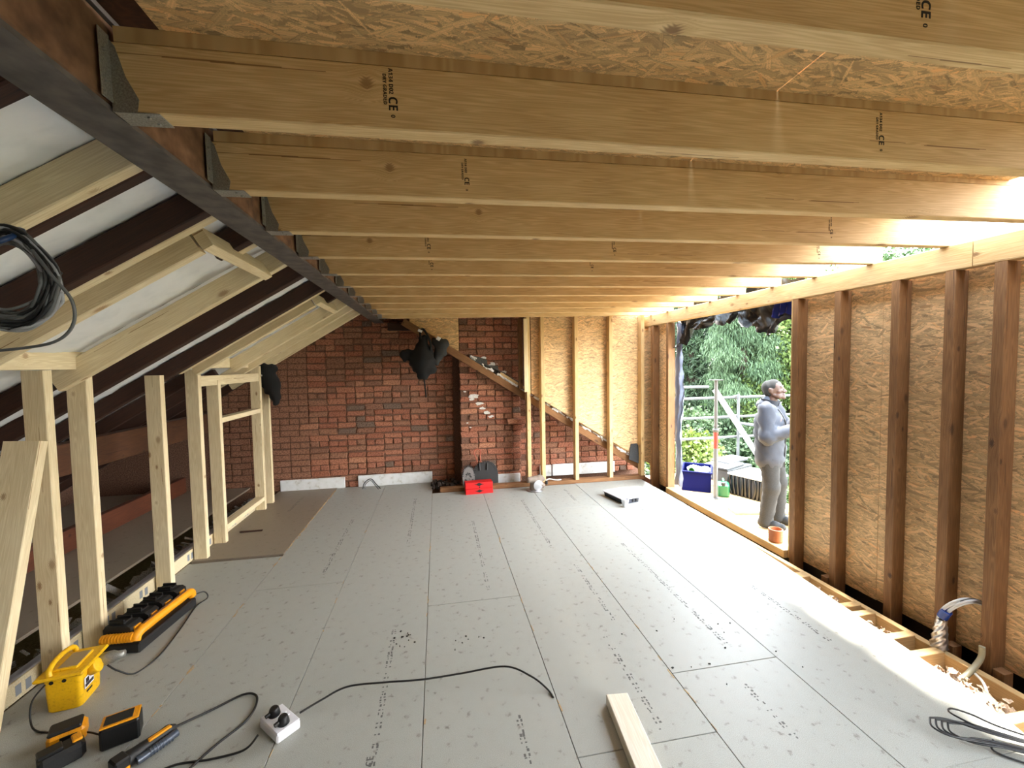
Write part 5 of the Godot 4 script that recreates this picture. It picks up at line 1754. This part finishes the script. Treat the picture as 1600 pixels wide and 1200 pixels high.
	# extension socket
	var es := thing("extension_socket", "white two gang extension socket with two black plugs in it", "socket", Vector3(-0.699, 0.0, -1.872), -0.78)
	part("box", boxm(Vector3(0, 0.019, 0), Vector3(0.150, 0.038, 0.098), 0.006), M["white_plastic"], es)
	part("face_plate", boxm(Vector3(0, 0.041, 0), Vector3(0.147, 0.007, 0.095), 0.003), M["white_plastic"], es)
	for x in [-0.012, 0.012]:
		part("switch", boxm(Vector3(x, 0.0465, -0.025), Vector3(0.014, 0.006, 0.018), 0.002), M["white_plastic"], es)
	for x in [-0.038, 0.038]:
		var pg := thing("mains_plug", "black mains plug in the %s half of the white extension socket" % ("left" if x < 0 else "right"), "plug", es.transform * Vector3(x, 0.0448, 0.004), -0.78, "plugs in the extension socket")
		mb = Mb.new()
		mb.lathe([[0.001, 0.034], [0.014, 0.033], [0.019, 0.026], [0.023, 0.010], [0.024, 0.0], [0.001, 0.0]], 16)
		mb.tube(PackedVector3Array([Vector3(0, 0.016, 0.012), Vector3(0, 0.013, 0.036)]), 0.008, 8)
		part("body", mb.mesh(), M["black_rubber"], pg)
	cord("cable", "black lead running from the extension socket across the floor to a joint", [Vector3(-0.634, 0.02, -1.915), Vector3(-0.555, 0.03, -1.96), Vector3(-0.45, 0.045, -2.0), Vector3(-0.28, 0.04, -2.0), Vector3(-0.105, 0.035, -1.99), Vector3(0.077, 0.03, -2.0), Vector3(0.293, 0.045, -1.985), Vector3(0.407, 0.035, -1.91), Vector3(0.471, 0.01, -1.85), Vector3(0.489, 0.004, -1.80)], 0.0042, "black_rubber")
	cord("cable", "black lead looping beside the extension socket", [Vector3(-1.13, 0.02, -1.945), Vector3(-1.037, 0.008, -2.025), Vector3(-0.935, 0.008, -2.095), Vector3(-0.872, 0.008, -2.075), Vector3(-0.848, 0.008, -2.0), Vector3(-0.862, 0.008, -1.92), Vector3(-0.922, 0.008, -1.833), Vector3(-0.97, 0.006, -1.745), Vector3(-1.0, 0.006, -1.66), Vector3(-0.98, 0.006, -1.50)], 0.0048, "black_rubber")
	cord("cable", "black lead from the left plug toward the corner tool", [Vector3(-0.756, 0.045, -1.80), Vector3(-0.80, 0.012, -1.775), Vector3(-0.915, 0.005, -1.765), Vector3(-1.049, 0.005, -1.763), Vector3(-1.12, 0.005, -1.70), Vector3(-1.15, 0.005, -1.50)], 0.0042, "black_rubber")

	# timber offcut and lead on the floor
	timber("timber_offcut", "pale sawn timber offcut lying on the floor at the bottom edge", "offcut", Vector3(0.761, 0.024, -1.714), Vector3(0.714, 0.024, -1.20), 0.099, 0.047, "white_wood")
	timber("dark_stick", "thin dark stick on the brown floor panel beside the dwarf wall", "stick", Vector3(-1.85, 0.0125, -4.235), Vector3(-1.66, 0.0125, -4.235), 0.022, 0.012, "old")
	var cr := thing("lead_coil", "bundle of looped black leads on the floor at the bottom right", "cable coil", Vector3(2.03, 0.0, -1.26), 0.0)
	for k in 4:
		var o := Vector3(0.022 * k, -0.006 * k, 0.006 * k)
		var w: float = [0.0, 0.006, -0.012, 0.014][k]
		cord("cable_loop", "", [Vector3(-0.07, 0.058, -0.075) + o, Vector3(-0.10, 0.052, -0.045) + o, Vector3(-0.075, 0.046, -0.005) + o, Vector3(0.0, 0.038, 0.018 + w) + o * 0.5, Vector3(0.10, 0.028, 0.055 + w), Vector3(0.25, 0.016, 0.135 + w), Vector3(0.48, 0.008, 0.26 + w)], 0.0036, "cable_dark", cr, 6)
		cord("cable_loop", "", [Vector3(-0.07, 0.058, -0.075) + o, Vector3(-0.01, 0.052, -0.065) + o, Vector3(0.07, 0.042, -0.025 - w), Vector3(0.15, 0.03, 0.02 - w), Vector3(0.28, 0.02, 0.10 - w * 0.5), Vector3(0.50, 0.009, 0.225 - w)], 0.0036, "cable_dark", cr, 6)
	cord("cable_loop", "", [Vector3(0.11, 0.036, 0.0), Vector3(0.06, 0.05, -0.05), Vector3(0.05, 0.052, -0.09), Vector3(0.085, 0.05, -0.10), Vector3(0.14, 0.04, -0.07), Vector3(0.20, 0.026, -0.01), Vector3(0.33, 0.014, 0.09)], 0.0036, "cable_dark", cr, 6)
	cord("cable_loop", "", [Vector3(0.30, 0.006, 0.19), Vector3(0.22, 0.005, 0.165), Vector3(0.12, 0.005, 0.11), Vector3(0.06, 0.01, 0.05), Vector3(0.09, 0.03, 0.03)], 0.0036, "cable_dark", cr, 6)

	# by the chimney breast
	var rb := thing("red_box", "red cardboard box with black diamond emblems in front of the dustpan", "box", Vector3(0.455, 0.0, -4.99), 0.05)
	part("carton", boxm(Vector3(0, 0.066, -0.01), Vector3(0.33, 0.132, 0.12), 0.004), M["red"], rb)
	mb = Mb.new()
	mb.prism(PackedVector2Array([Vector2(-0.164, 0.0), Vector2(0.164, 0.0), Vector2(0.160, 0.062), Vector2(-0.160, 0.062)]), 0.05, 0.072)
	part("front_flap", mb.mesh(), M["red"], rb)
	for q in [[0.108, 0.0505, 1.0], [0.035, 0.0725, 0.9]]:
		mb = Mb.new()
		var poly := PackedVector2Array()
		for k in 4:
			var a := TAU * k / 4
			poly.append(Vector2(cos(a) * 0.044 * q[2], q[0] + sin(a) * 0.021 * q[2]))
		mb.prism(poly, q[1], q[1] + 0.0012)
		mb.box(Vector3(0, q[0], q[1] + 0.0005), Vector3(0.105 * q[2], 0.007, 0.001))
		part("emblem", mb.mesh(), M["ink"], rb)
	mb = Mb.new()
	mb.box(Vector3(0.005, 0.075, 0.0508), Vector3(0.016, 0.014, 0.001), 0.0, Basis(Vector3(0, 0, 1), 0.7))
	part("emblem", mb.mesh(), M["ink"], rb)
	var dp := thing("dustpan", "broad black dustpan standing on edge against the chimney breast", "dustpan", Vector3(0.565, 0.047, -5.16), 0.06)
	dp.rotation.x = -0.16
	mb = Mb.new()
	var pan := PackedVector2Array([Vector2(-0.155, 0.0), Vector2(0.155, 0.0), Vector2(0.158, 0.12), Vector2(0.14, 0.20), Vector2(0.10, 0.25), Vector2(0.04, 0.268), Vector2(-0.04, 0.268), Vector2(-0.10, 0.25), Vector2(-0.14, 0.20), Vector2(-0.158, 0.12)])
	mb.prism(pan, -0.008, 0.006)
	for s in [-1.0, 1.0]:
		mb.tube(smooth([Vector3(0.05 * s - 0.03, 0.255, 0.012), Vector3(0.045 * s - 0.03, 0.17, 0.012)], 3), 0.012, 8)
	part("pan", mb.mesh(), M["dusty_black"], dp)
	mb = Mb.new()
	for k in 17:
		var a := lerpf(0.25, PI - 0.25, k / 16.0)
		mb.box(Vector3(cos(a) * 0.142, 0.125 + sin(a) * 0.145, 0.0), Vector3(0.016, 0.030, 0.016), 0.003, Basis(Vector3(0, 0, 1), a - PI / 2))
	part("comb_teeth", mb.mesh(), M["black_plastic"], dp).set_meta("kind", "stuff")
	cord("handle_loop", "", [Vector3(-0.10, 0.27, 0.01), Vector3(-0.115, 0.33, 0.01), Vector3(-0.135, 0.39, 0.01), Vector3(-0.125, 0.425, 0.01), Vector3(-0.085, 0.435, 0.01), Vector3(-0.055, 0.41, 0.01), Vector3(-0.062, 0.34, 0.01), Vector3(-0.055, 0.27, 0.01)], 0.007, "copper", dp, 6)
	var hb := thing("hand_brush", "worn grey brush head with dark bristles leaning beside the black dustpan", "brush", Vector3(0.35, 0.047, -5.13), 0.1)
	hb.rotation.x = -0.16
	mb = Mb.new()
	mb.prism(PackedVector2Array([Vector2(-0.075, 0.0), Vector2(0.07, 0.0), Vector2(0.075, 0.13), Vector2(0.05, 0.21), Vector2(0.0, 0.235), Vector2(-0.05, 0.21), Vector2(-0.078, 0.13)]), -0.006, 0.012)
	part("brush_back", mb.mesh(), M["galv_dull"], hb)
	mb = Mb.new()
	for k in 18:
		var a := lerpf(-0.1, PI + 0.1, k / 17.0)
		mb.box(Vector3(cos(a) * 0.075, 0.13 + sin(a) * 0.108, 0.008), Vector3(0.008, 0.030, 0.012), 0.001, Basis(Vector3(0, 0, 1), a - PI / 2))
	for k in 14:
		mb.box(Vector3(rng.randfn(0, 0.025), rng.randf_range(0.05, 0.17), 0.013), Vector3(rng.randf_range(0.006, 0.02), rng.randf_range(0.01, 0.03), 0.003), 0.0, Basis(Vector3(0, 0, 1), rng.randf()))
	part("bristles", mb.mesh(), M["black_plastic"], hb).set_meta("kind", "stuff")
	# little saw with a round base
	var sw := thing("chop_tool", "small dusty power tool on a round silver base in front of the far studs", "power tool", Vector3(1.13, 0.0, -4.90), 0.2)
	mb = Mb.new()
	mb.lathe([[0.001, 0.0], [0.095, 0.0], [0.10, 0.006], [0.098, 0.012], [0.05, 0.018], [0.001, 0.018]], 26)
	part("base_plate", mb.mesh(), M["silver"], sw)
	mb = Mb.new()
	nets([[Vector3(-0.02, 0.03, 0), Vector3(-0.005, 0.10, 0), 0.045, 0.05], [Vector3(-0.08, 0.14, 0), Vector3(0.08, 0.15, -0.01), 0.035, 0.03], [Vector3(0.06, 0.15, 0), Vector3(0.11, 0.13, 0.01), 0.03, 0.022], [Vector3(0.05, 0.09, 0.02), Vector3(0.09, 0.06, 0.03), 0.035, 0.03]], 0.009, 0.03, mb)
	part("motor_body", mb.mesh(), M["dusty_tan"], sw)
	part("black_knob", boxm(Vector3(0.145, 0.085, 0.02), Vector3(0.035, 0.05, 0.035), 0.010), M["black_plastic"], sw)
	mb = Mb.new()
	mb.lathe([[0.001, -0.004], [0.06, -0.004], [0.06, 0.004], [0.001, 0.004]], 22, Vector3(0.02, 0.075, 0.052), Basis(Vector3(1, 0, 0), PI / 2))
	part("blade_guard", mb.mesh(), M["silver"], sw)
	cord("cable", "white scrap of cable on the sole plate behind the small power tool", [Vector3(1.30, 0.055, -5.08), Vector3(1.36, 0.075, -5.09), Vector3(1.45, 0.06, -5.08), Vector3(1.52, 0.055, -5.10)], 0.008, "cable_white")
	# paint tray and mug
	var py := thing("plastic_tray", "flat white plastic tray with dark sides near the far floor edge", "tray", Vector3(2.005, 0.0, -4.38), 0.22)
	mb = Mb.new()
	mb.prism(PackedVector2Array([Vector2(-0.10, 0.0), Vector2(0.10, 0.0), Vector2(0.11, 0.052), Vector2(-0.11, 0.052)]), -0.17, 0.17)
	part("sides", mb.mesh(), M["slate_blue"], py)
	mb = Mb.new()
	mb.box(Vector3(0, 0.058, 0), Vector3(0.245, 0.012, 0.37), 0.004)
	mb.box(Vector3(0.0, 0.066, 0.0), Vector3(0.17, 0.006, 0.28), 0.002)
	part("white_lid", mb.mesh(), M["white_plastic"], py)
	for x in [0.03, 0.075]:
		part("dark_clip", boxm(Vector3(x, 0.03, 0.174), Vector3(0.026, 0.036, 0.012), 0.004), M["black_plastic"], py)
	var mg := thing("mug", "small white mug standing in front of the white tray", "mug", Vector3(1.93, 0.0, -4.12), 0.6)
	mb = Mb.new()
	mb.lathe([[0.001, 0.0], [0.026, 0.0], [0.029, 0.004], [0.040, 0.085], [0.0375, 0.085], [0.027, 0.008], [0.001, 0.008]], 22)
	part("cup", mb.mesh(), M["white_plastic"], mg)
	cord("handle", "", [Vector3(0.036, 0.07, 0), Vector3(0.058, 0.066, 0), Vector3(0.060, 0.04, 0), Vector3(0.033, 0.024, 0)], 0.005, "white_plastic", mg)
	# rucksack hanging on the old roof timber
	var bg := thing("backpack", "black backpack hanging from the old sloping rafter on the brick wall", "backpack", Vector3(-0.16, 1.90, -5.12), 0.0)
	mb = Mb.new()
	nets([[Vector3(0.0, -0.05, 0.0), Vector3(-0.02, -0.32, 0.03), 0.05, 0.135], [Vector3(-0.02, -0.30, 0.03), Vector3(-0.01, -0.46, 0.03), 0.135, 0.075], [Vector3(-0.05, -0.24, 0.05), Vector3(-0.23, -0.235, 0.05), 0.07, 0.03], [Vector3(-0.20, -0.20, 0.05), Vector3(-0.22, -0.28, 0.05), 0.035, 0.03], [Vector3(0.05, -0.2, 0.0), Vector3(0.08, -0.40, 0.02), 0.05, 0.07]], 0.012, 0.05, mb, func(q): return 0.008 * sin(q.x * 70.0 + 6.0 * sin(q.y * 9.0)))
	part("bag", mb.mesh(), M["fabric_black"], bg)
	cord("strap", "", [Vector3(-0.02, -0.08, 0.05), Vector3(-0.03, 0.02, 0.03), Vector3(0.0, 0.07, 0.0), Vector3(0.05, 0.0, 0.03), Vector3(0.09, -0.12, 0.05), Vector3(0.07, -0.25, 0.06)], 0.013, "fabric_black", bg)
	cord("strap", "", [Vector3(0.0, -0.50, 0.05), Vector3(0.01, -0.62, 0.05), Vector3(0.02, -0.74, 0.05)], 0.009, "fabric_black", bg)
	part("white_tag", boxm(Vector3(-0.03, 0.045, 0.06), Vector3(0.05, 0.03, 0.012), 0.004, Basis(Vector3(0, 0, 1), -0.4)), M["cable_white"], bg)
	part("logo_tab", boxm(Vector3(-0.10, -0.27, 0.118), Vector3(0.03, 0.006, 0.003), 0.0, Basis(Vector3(0, 0, 1), 0.3)), M["cable_grey"], bg)
	var gj := thing("grey_jacket", "grey jacket hanging beside the black backpack on the old rafter", "jacket", Vector3(0.04, 1.80, -5.16))
	mb = Mb.new()
	nets([[Vector3(-0.06, 0.02, 0.0), Vector3(0.03, 0.0, 0.0), 0.05, 0.06], [Vector3(0.0, -0.02, 0.0), Vector3(-0.05, -0.22, 0.0), 0.065, 0.045], [Vector3(0.03, -0.02, 0.0), Vector3(0.02, -0.12, 0.0), 0.06, 0.05]], 0.012, 0.04, mb, func(q): return 0.008 * sin(q.x * 80.0 + q.y * 30.0))
	part("cloth", mb.mesh(), M["grey_cloth"], gj)
	part("white_tag", boxm(Vector3(-0.02, 0.055, 0.06), Vector3(0.05, 0.045, 0.014), 0.005, Basis(Vector3(0, 0, 1), -0.5)), M["cable_white"], gj)
	# jacket on the last dwarf wall stud
	var jk := thing("black_jacket", "black jacket hung on the last dwarf wall stud by the brick wall", "jacket", Vector3(-1.835, 1.50, -5.04))
	mb = Mb.new()
	nets([[Vector3(-0.10, 0.02, 0.02), Vector3(0.04, 0.03, 0.02), 0.05, 0.05], [Vector3(-0.02, 0.0, 0.02), Vector3(0.03, -0.18, 0.02), 0.085, 0.085], [Vector3(0.04, -0.14, 0.02), Vector3(0.07, -0.34, 0.02), 0.07, 0.04], [Vector3(-0.06, 0.0, 0.02), Vector3(-0.05, -0.10, 0.02), 0.06, 0.06]], 0.012, 0.04, mb, func(q): return 0.008 * sin(q.x * 75.0 + 5.0 * sin(q.y * 11.0)))
	part("cloth", mb.mesh(), M["fabric_black"], jk)
	mb = Mb.new()
	mb.tube(smooth([Vector3(-0.085, 0.0, 0.10), Vector3(-0.06, -0.03, 0.115), Vector3(-0.03, -0.045, 0.115)], 5), 0.009, 6)
	part("white_trim", mb.mesh(), M["cable_white"], jk)
	# slate leaning in the corner
	mb = Mb.new()
	mb.prism(PackedVector2Array([Vector2(-0.075, 0.03), Vector2(0.06, -0.03), Vector2(0.075, 0.20), Vector2(0.05, 0.235), Vector2(-0.035, 0.23)]), -0.004, 0.004)
	solo("roof_slate", "broken grey slate leaning in the far right corner on the old rafter", "slate", mb.mesh(), M["slate"], Transform3D(Basis(Vector3(1, 0, 0), -0.12), Vector3(2.535, 0.225, -5.13)))
	# wires at the skirting
	cord("cable", "thin grey cable loop standing up at the gap in the white skirting", [Vector3(-0.96, 0.0, -5.45), Vector3(-0.945, 0.06, -5.46), Vector3(-0.90, 0.105, -5.47), Vector3(-0.85, 0.115, -5.46), Vector3(-0.80, 0.06, -5.44), Vector3(-0.74, 0.006, -5.40)], 0.006, "cable_dark")
	cord("cable", "thin pale cable loop beside the grey one at the skirting", [Vector3(-0.93, 0.0, -5.44), Vector3(-0.93, 0.05, -5.45), Vector3(-0.89, 0.09, -5.46), Vector3(-0.85, 0.095, -5.45), Vector3(-0.80, 0.04, -5.42), Vector3(-0.76, 0.006, -5.38)], 0.005, "cable_grey")
	# foil wrapped cables out of the right wall
	var bd := thing("cable_bundle", "bundle of pale cables wrapped in foil curving out of the right wall", "cable bundle", Vector3(2.66, 0.0, -1.72))
	for k in 6:
		var o := Vector3(0.010 * (k % 3) - 0.01, 0.012 * (k / 3), 0.010 * ((k * 2) % 3) - 0.01)
		cord("cable", "", [Vector3(0.135, 0.235, 0.04) + o * 0.5, Vector3(0.06, 0.262, 0.04) + o, Vector3(0.0, 0.25, 0.025) + o, Vector3(-0.02, 0.20, -0.01) + o, Vector3(-0.022, 0.14, -0.035) + o, Vector3(-0.02, 0.05, -0.05) + o, Vector3(-0.02, -0.10, -0.05) + o], 0.0055, ["cable_white", "cable_white", "cable_grey"][k % 3], bd)
	mb = Mb.new()
	mb.tube(smooth([Vector3(-0.021, 0.19, -0.015), Vector3(-0.022, 0.165, -0.027), Vector3(-0.022, 0.145, -0.034)], 3), 0.0235, 12)
	part("blue_tape", mb.mesh(), M["blue_tape"], bd)
	mb = Mb.new()
	rows = []
	for i in 14:
		var row := []
		for k in 14:
			var a := -TAU * k / 14
			var v := i / 13.0
			var rr := lerpf(0.021, 0.036, v) * (1.0 + 0.16 * sin(k * 2.3 + i * 1.9))
			row.append(Vector3(-0.02 + cos(a) * rr, lerpf(0.13, -0.03, v), -0.04 - 0.008 * v + sin(a) * rr))
		rows.append(row)
	rows.reverse()
	mb.grid(rows, true)
	part("foil_wrap", mb.mesh(), M["foil"], bd)
	cord("waste_pipe", "short pale plastic pipe elbow at the foot of the nearest right wall stud", [Vector3(2.50, -0.085, -1.60), Vector3(2.58, -0.05, -1.602), Vector3(2.645, -0.005, -1.605), Vector3(2.672, 0.03, -1.607), Vector3(2.674, 0.075, -1.608)], 0.013, "pipe")
	cord("cable", "pale cable drooping over the floor edge below the nearest right stud", [Vector3(2.60, -0.04, -1.585), Vector3(2.56, -0.035, -1.53), Vector3(2.52, -0.06, -1.49), Vector3(2.49, -0.16, -1.47)], 0.006, "cable_white")
	# soot and rubble at the hearth
	mb = Mb.new()
	for k in 40:
		mb.box(Vector3(rng.randf_range(-0.10, 0.25), rng.randf_range(0.0, 0.03) + 0.06 * rng.randf() * rng.randf(), rng.randf_range(-5.5, -5.2)), Vector3.ONE * rng.randf_range(0.015, 0.045), 0.004, Basis.from_euler(Vector3(rng.randf() * 3, rng.randf() * 3, rng.randf() * 3)))
	solo("hearth_rubble", "sooty rubble heaped at the left foot of the chimney breast", "rubble", mb.mesh(), M["soot"], Transform3D.IDENTITY, "", "stuff")
	mb = Mb.new()
	for k in 34:
		var c: Array = [[-0.205, -2.37], [-0.19, -2.35], [0.15, -2.28], [1.35, -1.98], [1.55, -1.92]][k % 5]
		mb.box(Vector3(c[0] + rng.randfn(0, 0.05 if k % 5 < 3 else 0.2), 0.003, c[1] + rng.randfn(0, 0.04 if k % 5 < 3 else 0.2)), Vector3(rng.randf_range(0.003, 0.012), 0.004, rng.randf_range(0.003, 0.008)), 0.0, Basis(Vector3.UP, rng.randf() * 3))
	solo("floor_crumbs", "scattered dark crumbs and screws on the chipboard floor", "crumbs", mb.mesh(), M["ink"], Transform3D.IDENTITY, "", "stuff")
